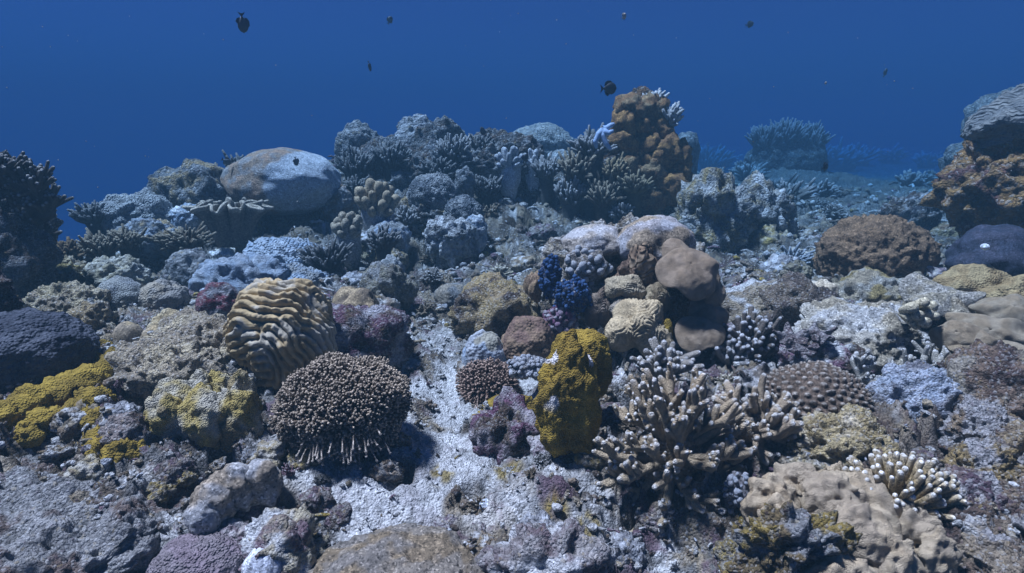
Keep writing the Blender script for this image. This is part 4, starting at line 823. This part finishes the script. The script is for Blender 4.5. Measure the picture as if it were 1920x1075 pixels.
for k_, (bx, Yl, nr) in enumerate([((1452, 612, 1520, 650), 2.62, (-.2, -.35, .9)), ((1495, 604, 1575, 648), 2.66, (.1, -.3, .95)), ((1470, 632, 1540, 672), 2.56, (.05, -.45, .88))]):
    disc('shelf', bx, Yl, ((.15, .12, .12), (.26, .24, .24)), nr, 120+k_, k=5, thick=.016, bulge=.1, wav=.34, lobe=.14, m=ROCK, parent=lc)
B('stalk', None, None, (1470, 625, 1560, 690), (BROWN, DKBR), Y=2.78, dr=.5, parent=lc, low=.2, m=ROCK)
pc = empty('leafy_coral', 'thin pale-rimmed curled plate between staghorn tuft and dotted dome', 'coral', tuple(hit(1425, 738)))
disc('shelf', (1380, 682, 1470, 732), 2.52, ((.20, .17, .14), (.36, .35, .34)), (0, -.4, .9), 131, k=4, thick=.012, bulge=-.15, wav=.30, lobe=.12, m=FUZZ, parent=pc)
B('stalk', None, None, (1400, 700, 1455, 745), (BROWN, DKBR), Y=2.56, dr=.6, parent=pc, low=.2, m=ROCK)
rock('rock', 'purple and white crumbly rock above the dotted dome', 'rock', (1480, 640, 1600, 705), ((.2, .11, .15), PALE, DKBR), Y=2.72, dr=.6)
B('crusty_coral', 'pale blue-grey rough slab coral right of the dotted dome', 'coral', (1625, 688, 1812, 868), ((.33, .38, .45), (.42, .46, .52), (.2, .2, .22)), Y=2.28, dr=.7, low=.16, mid=.08, style=[('rough', .03, 10), ('knob', .010, 34)], m=ROCK, bury=.05)
for bx, lab in [((1590, 668, 1640, 725), 'white forked branch piece above the blue-grey slab'), ((1690, 655, 1780, 712), 'pale forked branch at the upper right of the blue-grey slab')]:
    staghorn('staghorn_fragment', lab, ((bx[0]+bx[2])/2, bx[3]), 2.45, ((bx[2]-bx[0])*.6, (bx[3]-bx[1])*1.0), (0, -.3, .9), 4, 3, 6.0, ((.42, .40, .34), (.66, .66, .64)), 40+bx[0], cap=1.0)
bush('anemone', 'tuft of pale feathery tentacles in front of the brown dome', (1452, 468, 1525, 505), 40, 3.0, ((.32, .36, .40), (.5, .55, .6)), forks=2, cat='anemone')
B('sponge', 'grey fuzzy round lump on the rubble left of the cream knob', 'sponge', (1405, 528, 1458, 572), ((.22, .2, .19), (.28, .26, .24)), low=.15)
B('mound_coral', 'olive fuzzy mound at the foot of the pale feathery tuft', 'coral', (1450, 488, 1520, 522), ((.24, .21, .14), (.18, .16, .12)), low=.15)
rock('rock', 'tan crumbly slope right of the hanging leather plates', 'rock', (1350, 545, 1480, 620), ((.36, .30, .21), (.28, .23, .17), PALE), dr=.8, mid=.1, low=.2)
rock('rock', 'dark overhung rock under the round cream knob', 'rock', (1440, 540, 1540, 620), ((.09, .07, .06), (.2, .16, .12)), Y=3.3, dr=.6)

# right bommie
rb = empty('reef_bommie', 'tall orange-brown reef bommie at the right frame edge', 'reef', tuple(hit(1900, 470)))
B('wall', None, None, (1792, 235, 2120, 455), (ORANGE, (.30, .18, .08), (.14, .07, .06)), Y=4.9, dr=.7, parent=rb, low=.2, mid=.10, style=[('knob', .04, 10), ('rough', .05, 9)], m=ROCK, sub=6, stretch=False, bury=.0)
B('wall', None, None, (1830, 330, 2120, 520), (DKBR, (.05, .04, .045)), Y=5.1, dr=.6, parent=rb, low=.2, style=[('knob', .04, 10)], m=ROCK, sub=5)
B('plate', 'grey lined plate coral capping the bommie', None, (1832, 125, 2200, 262), ((.13, .135, .135), (.18, .18, .17)), Y=4.9, dr=.6, parent=rb, low=.12, style=[('rough', .03, 6)], m=mat('wave', 13, .010), stretch=False, rot=(0, -.35, 0), bury=0)
B('reef_slope', 'hazy coral slope behind the right bommie', 'reef', (1800, 160, 2100, 420), (DKGREY, GREY), Y=8.5, dr=.6, low=.2, style=[('rough', .12, 4)], m=ROCK)

# far right plain: table coral and hazy bushes
rock('rock', 'hazy dark rock far off on the right reef plain, topped by branching coral', 'rock', (1408, 268, 1542, 332), ((.10, .10, .10), DKBR), Y=16.1, dr=.7, low=.15, mid=.06, style=[('knob', .05, 6), ('rough', .03, 9)], seed=640)
for bx, lab in [((1398, 232, 1472, 290), 'left hazy branching clump on the far dark rock'), ((1440, 222, 1512, 285), 'middle, tallest hazy branching clump on the far dark rock'), ((1488, 232, 1552, 290), 'right hazy branching clump on the far dark rock')]:
    bush('branching_coral', lab, bx, 40, 2.0, ((.12, .11, .12), (.34, .32, .33)), Y=15.9, spread=1.2, bury=.3, forks=4)
rng = random.Random(8); TH = []
for i in range(26):
    x = rng.uniform(1290, 1790); y = rng.uniform(300, 400) if i % 2 else rng.uniform(290, 330); w_ = rng.uniform(50, 110)
    pale = rng.random() < .5; key = (x < 1400, x > 1560, x > 1690, y < 335, pale)
    place = 'behind the ochre-topped mound' if x < 1400 else 'below the table coral' if x < 1560 else 'beyond the brown dome' if x < 1690 else 'beside the right bommie'
    TH.append(((x-w_/2, y-w_*.42, x+w_/2, y+4), pale, place, 'far' if y < 335 else 'nearer', w_))
from collections import defaultdict
byk = defaultdict(list)
for t in TH: byk[(t[1], t[2], t[3])].append(t)
for (pale, place, dist_), ts_ in byk.items():
    ts_.sort(key=lambda t: t[0][0]); nm = [['only'], ['left', 'right'], ['leftmost', 'middle', 'rightmost']]
    for i, t in enumerate(ts_):
        od = '' if len(ts_) == 1 else nm[len(ts_)-1][i]+' ' if len(ts_) <= 3 else ['leftmost ', 'second ', 'third ', 'fourth ', 'fifth ', 'sixth ', 'seventh '][min(i, 6)]
        bush('branching_coral', '%s%s %s branching thicket in the haze %s' % (od, dist_, 'pale' if pale else 'dark', place), t[0], 26, 3.0, BR_P if pale else BR_D, forks=2, group='hazy thickets on the far reef plain')

# ------------------------------------------------------------------ right foreground
cluster('porites_coral', 'big tan lobed coral with smooth folds and holes, bottom right', 'coral', [(1470, 900, 1700, 1120, 1.72), (1395, 888, 1490, 1000, 1.74), (1435, 868, 1545, 945, 1.80), (1500, 890, 1610, 985, 1.72), (1535, 866, 1605, 915, 1.84), (1590, 878, 1665, 940, 1.82), (1540, 950, 1660, 1060, 1.60), (1625, 900, 1725, 985, 1.78), (1660, 955, 1765, 1060, 1.66), (1605, 1000, 1725, 1130, 1.55), (1705, 1000, 1800, 1120, 1.58), (1500, 1030, 1640, 1150, 1.50), (1415, 935, 1500, 1050, 1.66), (1560, 915, 1640, 960, 1.72)],
        cols=((.47, .38, .255), (.41, .32, .205), (.36, .29, .2)), m=mat('polyp', 300, .003, var=.30, vscale=30), style=[('rough', .02, 8), ('pit', .035, 12), ('pit', .012, 40)], sub=5, dr=.75, low=.22, mid=.05, bury=.1)
rock('rock', 'yellow-brown crusty rock at the foot of the tan lobed coral', 'rock', (1395, 985, 1570, 1110), ((.27, .2, .06), (.16, .12, .06), GREY), Y=1.55, dr=.5)
balls('sea_squirts', 'pale beads on the edge between staghorn and tan lobed coral', 'sea squirts', (1352, 885, 1420, 960), ((.45, .5, .56), (.58, .61, .65)), 70, 5, 1.85, 15, base=np.array((.25, .24, .25)))
fingers('digitate_coral', 'white-tipped stubby finger coral between tan lobed coral and blue-grey slab', (1560, 835, 1800, 1000), ((.36, .27, .14), (.30, .22, .12)), 120, 5.2, 1.80, 9, tip=(.62, .60, .54), stalk=False)
B('crusty_coral', 'sandy yellow crust between staghorn and finger coral', 'coral', (1505, 785, 1645, 872), ((.46, .37, .2), (.36, .28, .14), CREAM), dr=.8, **CR)
for bx, lab, cc in [((1800, 770, 1890, 835), 'dark brown knobbly rock below the drooping leather coral', ((.11, .07, .055), (.26, .19, .12))), ((1862, 815, 1990, 900), 'tan-topped rock cut by the right frame edge', ((.30, .23, .14), (.13, .085, .07))), ((1808, 850, 1875, 905), 'small ochre rock right of the blue-grey slab', ((.28, .2, .09), (.14, .1, .07))),
        ((1790, 905, 1890, 975), 'purple-brown pitted rock right of the finger coral', ((.13, .085, .10), (.22, .16, .13))), ((1870, 935, 2000, 1030), 'dark rock low on the right frame edge', ((.10, .065, .055), (.24, .18, .12))), ((1820, 1015, 1930, 1090), 'brown rock in the bottom right corner', ((.15, .105, .075), (.3, .24, .17)))]:
    rock('rock', lab, 'rock', bx, cc+((.36, .34, .33),), dr=.8, mid=.2, sub=6, lobes=9)
rock('rock', 'dark rubble ledge under the drooping leather coral at right', 'rock', (1790, 690, 2000, 800), ((.09, .06, .05), (.2, .14, .1), (.3, .26, .2)), dr=.8)
B('knob_coral', 'small pale ring-shaped coral right of the finger coral', 'coral', (1795, 965, 1860, 1030), ((.45, .44, .42), (.36, .30, .24)), low=.2, m=ROCK)

# ------------------------------------------------------------------ bottom foreground
B('dome_coral', 'broad grey-brown velvety dome cut by the bottom edge', 'coral', (565, 990, 938, 1230), ((.20, .155, .10), (.19, .17, .145), (.23, .2, .16)), Y=1.58, dr=.8, low=.08, style=[('rough', .008, 30)], m=mat('fuzz', 190, .008, var=.35), bury=0, sub=7)
B('sheet_coral', 'wide rough grey sheet of coral filling the bottom left corner', 'coral', (-160, 808, 350, 1160), ((.24, .235, .225), (.34, .335, .32), (.16, .12, .10)), Y=1.80, dr=1.25, low=.10, mid=.06, style=[('rough', .05, 7), ('knob', .026, 30), ('knob', .010, 62)], m=ROCK, sub=7, bury=0)
cluster('sponge', 'smooth grey arched two-humped sponge in the lower left foreground', 'sponge', [(405, 874, 484, 958, 1.80), (346, 938, 412, 1006, 1.70), (362, 905, 440, 978, 1.74), (385, 884, 458, 955, 1.78), (452, 867, 532, 940, 1.83)], cols=((.25, .205, .15), (.32, .32, .315)), m=mat('fuzz', 230, .005, var=.3, vscale=26), style=[('rough', .016, 10)], sub=5, dr=.8, low=.12, mid=.03, bury=.12)
rock('rock', 'purple crusted rock under the grey arched sponge', 'rock', (376, 948, 540, 1035), ((.13, .09, .11), (.2, .15, .17), (.4, .38, .33)), Y=1.84, dr=.6, low=.15, seed=911)
rock('rock', 'cream and mauve knobbly rubble right of the purple crusted rock', 'rock', (455, 985, 600, 1075), ((.45, .40, .28), (.18, .125, .14), PALE), Y=1.68, dr=.8)
B('crusty_coral', 'mauve bumpy coral at the bottom edge, left', 'coral', (285, 1005, 480, 1150), (MAUVE, (.2, .16, .175)), Y=1.60, dr=.8, low=.12, style=('knob', .006, 60), m=POLYPS, bury=0)
B('knob_coral', 'pale blue-white smooth knob at the bottom edge beside the mauve coral', 'coral', (455, 1030, 540, 1120), ((.5, .53, .58), (.6, .62, .64)), Y=1.57, m=SMOOTH, low=.1)
rock('rock', 'purple-brown pitted rock at the bottom right of the velvety dome', 'rock', (930, 1000, 1100, 1100), ((.36, .34, .32), (.17, .13, .135), PALE), Y=1.6, dr=.7)
B('shell', 'small white rounded shell lying on the rubble', 'shell', (896, 936, 926, 962), (PALE, (.5, .55, .6)), m=SMOOTH, low=.1)

# ------------------------------------------------------------------ loose rubble
def rubble_kinds():
    ks = []
    for sd in range(5):
        n, t = ico(2); ks.append((n*(1+.45*fbm(n*1.7+sd*9, 2, sd))[:, None]*np.array([1, .8, .62]), t, None))
    for sd in range(3):
        rg = np.random.RandomState(sd); v, t, q, _ = sweep(bez([-1.3, 0, 0], [0, rg.uniform(-.4, .4), .3], [1.3, rg.uniform(-.3, .3), 0], 4), [.3, .34, .3, .24], 5); ks.append((v, t, q))
    for sd in range(3):
        rg = np.random.RandomState(sd+20); ac = Acc()
        for b in range(3):
            e = rg.randn(3); e[2] = abs(e[2])+.3; e *= 1.2/np.linalg.norm(e); v, t, q, _ = sweep(np.array([[0, 0, -.3], e*.5, e, e*1.12]), [.34, .3, .24, .1], 5, cap=False); ac.add(v, t, q, (1, 1, 1))
        ks.append((np.concatenate(ac.v), np.concatenate(ac.t), np.concatenate(ac.q)))
    for sd in range(3):
        rg = np.random.RandomState(sd+30); n, t = ico(1); ac = Acc()
        for b in range(4): p = rg.randn(3)*.5; p[2] = abs(p[2])*.8; ac.add(n*rg.uniform(.28, .5)+p, t, None, (1, 1, 1))
        ks.append((np.concatenate(ac.v), np.concatenate(ac.t), None))
    return ks
KS = rubble_kinds(); KL = []
for sd in range(5):
    n_, t_ = ico(1); KL.append((n_*(1+.6*pn(n_*1.7+sd*9, sd))[:, None]*np.array([1, .8, .65]), t_, None))
    v_, t_, q_, _ = sweep(np.array([[-1.2, 0, -.2], [0, .2*(sd-2), .25], [1.2, 0, .1]]), [.3, .36, .2], 4, cap=False); KL.append((v_, t_, q_))
rg = np.random.RandomState(99)
def seabed_z(x, y):
    v_ = np.log(y/.7)/math.log(100.0)*(NV-1); u_ = (x/(.92*y+.8)+1)/2*(NU-1)
    i = np.clip(np.round(v_).astype(int), 0, NV-1); j = np.clip(np.round(u_).astype(int), 0, NU-1); return gz[i*NU+j], SAND_Z[i*NU+j]
NR = 11000
ry = 1.15*np.exp(rg.rand(NR)**0.85*math.log(13/1.15)); rx = (rg.rand(NR)*2-1)*(.86*ry+.25)
rz, rs = seabed_z(rx, ry)
RC = np.array([(.60, .60, .58), (.50, .50, .49), (.36, .30, .21), (.22, .17, .12), (.12, .09, .07), (.17, .11, .14), (.34, .25, .06), (.38, .40, .43)])
ac = Acc()
for k in range(NR):
    sz = (.0065+.0052*ry[k])*rg.uniform(.45, 1.35)*(.55 if rs[k] > .5 else 1.0)
    if rs[k] > .5 and rg.rand() < .35: continue
    v, t, q = (KS if ry[k] < 3.6 else KL)[rg.randint(len(KS if ry[k] < 3.6 else KL))]; a_, b_, c_ = rg.uniform(0, 6.28), rg.normal(0, .5), rg.normal(0, .5)
    Rz = np.array([[math.cos(a_), -math.sin(a_), 0], [math.sin(a_), math.cos(a_), 0], [0, 0, 1]]); Rx = np.array([[1, 0, 0], [0, math.cos(b_), -math.sin(b_)], [0, math.sin(b_), math.cos(b_)]])
    pr = [.26, .14, .18, .16, .13, .06, .02, .05] if rs[k] < .5 else [.55, .25, .06, .02, .01, .04, .02, .05]
    ac.add((v@(Rz@Rx).T)*sz+np.array([rx[k], ry[k], rz[k]+sz*.25]), t, q, RC[rg.choice(8, p=pr)]*rg.uniform(.75, 1.2))
rub = tag(link('coral_rubble', ac.mesh('coral_rubble'), ROCK), 'broken coral rubble strewn over the reef floor', 'rubble', kind='stuff')
# larger single lumps among the rubble
lump_me = []
for sd in range(7):
    n, v, tri, pat = body(1, .9, .75, 4, 300+sd, .35, .2, rand_lobes(6, sd) if sd % 2 else None, [('knob', .20, 2.6), ('knob', .10, 7), ('rough', .10, 6)])
    cc = [((.45, .45, .43), (.28, .22, .15), (.12, .09, .07)), ((.30, .25, .17), (.2, .15, .1), (.5, .5, .48)), ((.13, .1, .08), (.3, .28, .26), (.17, .12, .14)), ((.36, .3, .18), (.5, .47, .4)), ((.25, .25, .26), (.5, .52, .54)), ((.19, .14, .16), (.45, .43, .42)), ((.32, .24, .08), (.3, .27, .22))][sd]
    lump_me.append(make_mesh('coral_lump', v, tris=tri, cols=colour(n, v, cc, sd, pat, 2.2))); lump_me[-1].materials.append(ROCKU)
TONES = ['mottled grey-white', 'tan and brown', 'dark brown', 'pale tan', 'bluish grey', 'mauve-stained', 'ochre']
rg2 = np.random.RandomState(7)
ANCH = [(100, 480, 'below the dark left reef outcrop'), (230, 470, 'on the far left slope'), (310, 550, 'round the tan dome'), (90, 650, 'beside the dark plate coral'), (330, 650, 'on the tan crust'), (200, 740, 'by the mustard carpet'), (380, 830, 'below the yellow and whitish lobed coral'), (130, 950, 'on the rough grey sheet'), (420, 1000, 'near the arched sponge'),
        (480, 480, 'on the blue-grey crust'), (530, 620, 'beside the brain coral'), (640, 700, 'behind the big polyp dome'), (650, 900, 'in front of the big polyp dome'), (720, 1010, 'above the velvety dome'), (680, 560, 'near the smooth humped coral'), (730, 440, 'below the finger leather coral'), (860, 480, 'on the middle slope'), (960, 450, 'left of the pinnacle foot'), (820, 600, 'on the slope above the sand'),
        (850, 760, 'on the white sand'), (900, 880, 'in front of the sand'), (1000, 1000, 'at the bottom centre'), (950, 560, 'by the ochre overhanging rock'), (1050, 730, 'by the yellow column'), (1180, 1000, 'at the foot of the large staghorn'), (1200, 430, 'behind the coral outcrop'), (1400, 480, 'right of the coral outcrop'), (1420, 580, 'on the tan crumbly slope'), (1520, 430, 'left of the big brown dome'), (1640, 540, 'below the big brown dome'),
        (1480, 700, 'near the dotted dome'), (1560, 830, 'on the sandy yellow crust'), (1700, 640, 'on the pale slab'), (1720, 770, 'on the blue-grey slab'), (1850, 800, 'on the dark right bank'), (1850, 980, 'in the bottom right corner'), (1450, 950, 'beside the tan lobed coral'), (1800, 480, 'by the blue-black sponge')]
used = set()
for k in range(170):
    px, py = rg2.uniform(20, 1900), 430+630*rg2.rand()**1.25
    P = hit(px, py); sd0 = rg2.randint(7); szp = rg2.uniform(12, 36)
    an = min(ANCH, key=lambda a: (a[0]-px)**2+(1.6*(a[1]-py))**2)[2]
    opts = [(sd0+i) % 7 for i in range(7) if ((sd0+i) % 7, an) not in used]
    if P[1] > 12 or not opts or an == 'on the white sand' and rg2.rand() < .6: continue
    sd = opts[0]; used.add((sd, an)); o = bpy.data.objects.new('coral_lump', lump_me[sd]); SC.collection.objects.link(o)
    sz = mpp(P)*szp; o.location = (P[0], P[1], P[2]+sz*.1); o.scale = (sz, sz, sz*rg2.uniform(.7, 1.1)); o.rotation_euler = (rg2.normal(0, .25), rg2.normal(0, .25), rg2.uniform(0, 6.28))
    tag(o, 'small %s crusty coral lump %s' % (TONES[sd], an), 'coral lump', 'crusty coral lumps strewn over the reef')

tuft_me = []
for sd in range(5):
    cl = [BR_P, BR_D, BR_B, ((.34, .30, .22), (.60, .56, .46)), ((.24, .15, .17), (.52, .48, .50))][sd]; rg = np.random.RandomState(500+sd); ac = Acc()
    for i in range(26):
        d = rg.randn(3); d[2] = abs(d[2])*.9+.15; d /= np.linalg.norm(d); k0 = d*.3
        for f in range(3):
            e = d*rg.uniform(.85, 1.1)+rg.randn(3)*.16; v, t_, q, tt = sweep(bez(k0, (k0+e)/2+rg.randn(3)*.07, e, 4), np.array([.105, .095, .085, .07])*rg.uniform(.8, 1.25), 5); ac.add(v, t_, q, mix(cl[0], cl[1], S(tt, .55, .95))*rg.uniform(.8, 1.15))
    n, t_ = ico(2); ac.add(n*np.array([.6, .6, .45]), t_, None, np.asarray(cl[0])*.8); tuft_me.append(ac.mesh('coral_tuft')); tuft_me[-1].materials.append(BRANCHU)
TT = ['white-tipped', 'grey', 'tan', 'cream', 'mauve']; used = set()
for k in range(230):
    px, py = rg2.uniform(20, 1900), 340+620*rg2.rand()**1.5
    P = hit(px, py); sd0 = rg2.randint(5); szp = rg2.uniform(11, 26); an = min(ANCH, key=lambda a: (a[0]-px)**2+(1.6*(a[1]-py))**2)[2]
    opts = [(sd0+i) % 5 for i in range(5) if ((sd0+i) % 5, an) not in used]
    if P[1] > 11 or not opts or an in ('on the white sand', 'above the velvety dome', 'on the rough grey sheet'): continue
    sd = opts[0]; used.add((sd, an)); o = bpy.data.objects.new('coral_tuft', tuft_me[sd]); SC.collection.objects.link(o)
    sz = mpp(P)*szp; zz, _s = seabed_z(np.array([P[0]]), np.array([P[1]])); o.location = (P[0], P[1], float(zz[0])); o.scale = (sz, sz, sz*rg2.uniform(.6, .95)); o.rotation_euler = (rg2.normal(.1, .25), rg2.normal(0, .25), rg2.uniform(0, 6.28))
    tag(o, 'small %s branching coral tuft %s' % (TT[sd], an), 'coral tuft', 'small branching tufts growing between the larger corals')

# ------------------------------------------------------------------ fish
def fish_mat(name, c):
    m = bpy.data.materials.new(name); m.use_nodes = True; b = m.node_tree.nodes['Principled BSDF']; b.inputs['Roughness'].default_value = .5
    n = m.node_tree.nodes.new('ShaderNodeTexNoise'); n.inputs['Scale'].default_value = 40; r = m.node_tree.nodes.new('ShaderNodeValToRGB')
    r.color_ramp.elements[0].color = (*[x*.7 for x in c], 1); r.color_ramp.elements[1].color = (*[min(1, x*1.3) for x in c], 1)
    m.node_tree.links.new(n.outputs[0], r.inputs[0]); m.node_tree.links.new(r.outputs[0], b.inputs['Base Color']); return m
FD, FG, FP = fish_mat('dark_fish_skin', (.012, .013, .018)), fish_mat('grey_fish_skin', (.07, .08, .09)), fish_mat('pale_fish_skin', (.55, .52, .42))
def fish(label, px, py, Y, lpx, deep, heading, m, yaw=0.0):
    """heading: direction of the nose in the picture plane, degrees from right; deep: body depth / length"""
    P = at(px, py, Y); L = lpx*mpp(P); t0 = empty('fish', label, 'fish', tuple(P), 'small reef fish in open water')
    K, Sd = 12, 12; u = np.linspace(0, 1, K); prof = np.sin(np.pi*np.clip(u*.93+.03, 0, 1))**.75*(1-.45*u)*1.28; prof[-1] = .16; prof[0] = .05
    th = np.arange(Sd)*2*np.pi/Sd; x = (.42-.72*u)*L
    v = np.stack([np.repeat(x, Sd), (prof[:, None]*np.cos(th)[None]*deep*L*.17).ravel(), (prof[:, None]*np.sin(th)[None]*deep*L*.46).ravel()], 1)
    i, j = np.meshgrid(np.arange(K-1), np.arange(Sd), indexing='ij'); j2 = (j+1) % Sd
    q = np.stack([i*Sd+j, i*Sd+j2, (i+1)*Sd+j2, (i+1)*Sd+j], -1).reshape(-1, 4)
    c0 = np.array([[.43*L, 0, 0], [-.31*L, 0, 0]]); nb = len(v); v = np.vstack([v, c0]); jj = np.arange(Sd)
    t = np.vstack([np.stack([jj, np.full(Sd, nb), (jj+1) % Sd], -1), np.stack([(K-1)*Sd+(jj+1) % Sd, np.full(Sd, nb+1), (K-1)*Sd+jj], -1)])
    parts = [link('body', make_mesh('body', v, t, q), m, t0)]
    def fin(nm, pts):
        pts = np.array(pts)*L; n = len(pts); w = .006*L; a = np.stack([pts[:, 0], np.full(n, w), pts[:, 1]], 1); b = a.copy(); b[:, 1] = -w
        vv_ = np.vstack([a, b]); k = np.arange(1, n-1); tr = np.vstack([np.stack([np.zeros(n-2, int), k, k+1], -1), np.stack([np.full(n-2, n), n+k+1, n+k], -1)])
        e = np.arange(n); qq = np.stack([e, e+n, (e+1) % n+n, (e+1) % n], -1); parts.append(link(nm, make_mesh(nm, vv_, tr, qq, smooth=False), m, t0))
    d = deep
    fin('tail_fin', [(-.27, 0), (-.34, .10*d), (-.50, .34*d), (-.44, .08*d), (-.43, 0), (-.44, -.08*d), (-.50, -.34*d), (-.34, -.10*d)])
    fin('dorsal_fin', [(0.0, .3*d), (.18, .44*d), (.10, .58*d), (-.08, .60*d), (-.22, .46*d), (-.26, .20*d)])
    fin('anal_fin', [(-.02, -.3*d), (.04, -.44*d), (-.08, -.60*d), (-.22, -.44*d), (-.26, -.18*d)])
    n1, t1 = ico(2)
    for sgn in (-1, 1): link('eye', make_mesh('eye', n1*.018*L+np.array([.30*L, sgn*.085*d*L, .10*d*L]), t1), FD, parts[0])
    t0.rotation_euler = (0, -R(heading), R(yaw))
    return t0
fish('black deep-bodied fish just above the top of the pinnacle', 1142, 166, 5.6, 38, .62, 3, FD, 20)
fish('dark grey fish pointing down at the upper left', 455, 44, 4.2, 40, .52, -88, FG, 35)
fish('small faint fish high up left of centre', 731, 38, 8.5, 18, .6, 60, FG, 30)
fish('slim dark fish tilted nose down, left of centre in open water', 693, 125, 6.5, 22, .4, -72, FG, 65)
fish('tiny pale fish near the top, right of centre', 1170, 31, 3.5, 17, .65, 40, FP, 40)
fish('tiny faint fish near the top right', 1406, 46, 9.0, 26, .42, 15, FG, 30)
fish('slim fish swimming up, right of the tall crest boulder', 906, 247, 6.2, 24, .42, 118, FG, 25)
fish('small dark fish left of the two-toned boulder', 425, 303, 6.0, 21, .62, -30, FG, 25)
fish('small grey fish hovering right above the bleached half of the boulder', 555, 303, 5.55, 19, .7, -80, FG, 60)
fish('little black fish in front of the white fingered leather coral', 985, 297, 6.3, 22, .55, 60, FD, 20)
fish('dark fish over the hazy right reef plain', 1547, 313, 6.5, 22, .7, 20, FD, 30)
fish('barely visible slim fish in the haze at upper right', 1660, 136, 10.5, 20, .4, 70, FG, 20)
fish('fleck-sized pale fish right of the pinnacle in open water', 1548, 156, 4.0, 8, .6, 20, FP, 20)

rg = np.random.RandomState(3); ac = Acc(); n1, t1 = ico(1)
for k in range(80):
    px, py, Yq = rg.uniform(0, 1920), rg.uniform(0, 420), rg.uniform(1.2, 4.5); P = at(px, py, Yq)
    ac.add(n1*mpp(P)*rg.uniform(.4, 1.3)*rg.uniform(.6, 1.4, 3)+P, t1, None, (.30, .30, .28))
tag(link('drifting_particles', ac.mesh('drifting_particles'), SMOOTH), 'pale specks of plankton drifting in the open water', 'plankton', kind='stuff')

# ------------------------------------------------------------------ sea water: one closed even volume round everything
bm = bmesh.new(); bmesh.ops.create_cube(bm, size=1.0)
for vtx in bm.verts:
    vtx.co.x *= 260; vtx.co.y = vtx.co.y*180+60; vtx.co.z = -7.0 if vtx.co.z < 0 else 3.6
me = bpy.data.meshes.new('haze'); bm.to_mesh(me); bm.free()
hm = bpy.data.materials.new('sea_water'); hm.use_nodes = True; ht = hm.node_tree; ht.nodes.clear()
ho = ht.nodes.new('ShaderNodeOutputMaterial'); hv = ht.nodes.new('ShaderNodeVolumePrincipled')
hv.inputs['Color'].default_value = WATER_SCAT; hv.inputs['Density'].default_value = WATER_DENS; hv.inputs['Absorption Color'].default_value = WATER_ABS
hv.inputs['Anisotropy'].default_value = 0.0
ht.links.new(hv.outputs[0], ho.inputs['Volume'])
tag(link('haze', me, hm), 'clear blue sea water filling the whole view', 'water', kind='stuff')
for w_ in WARN: print('FLOAT', w_)
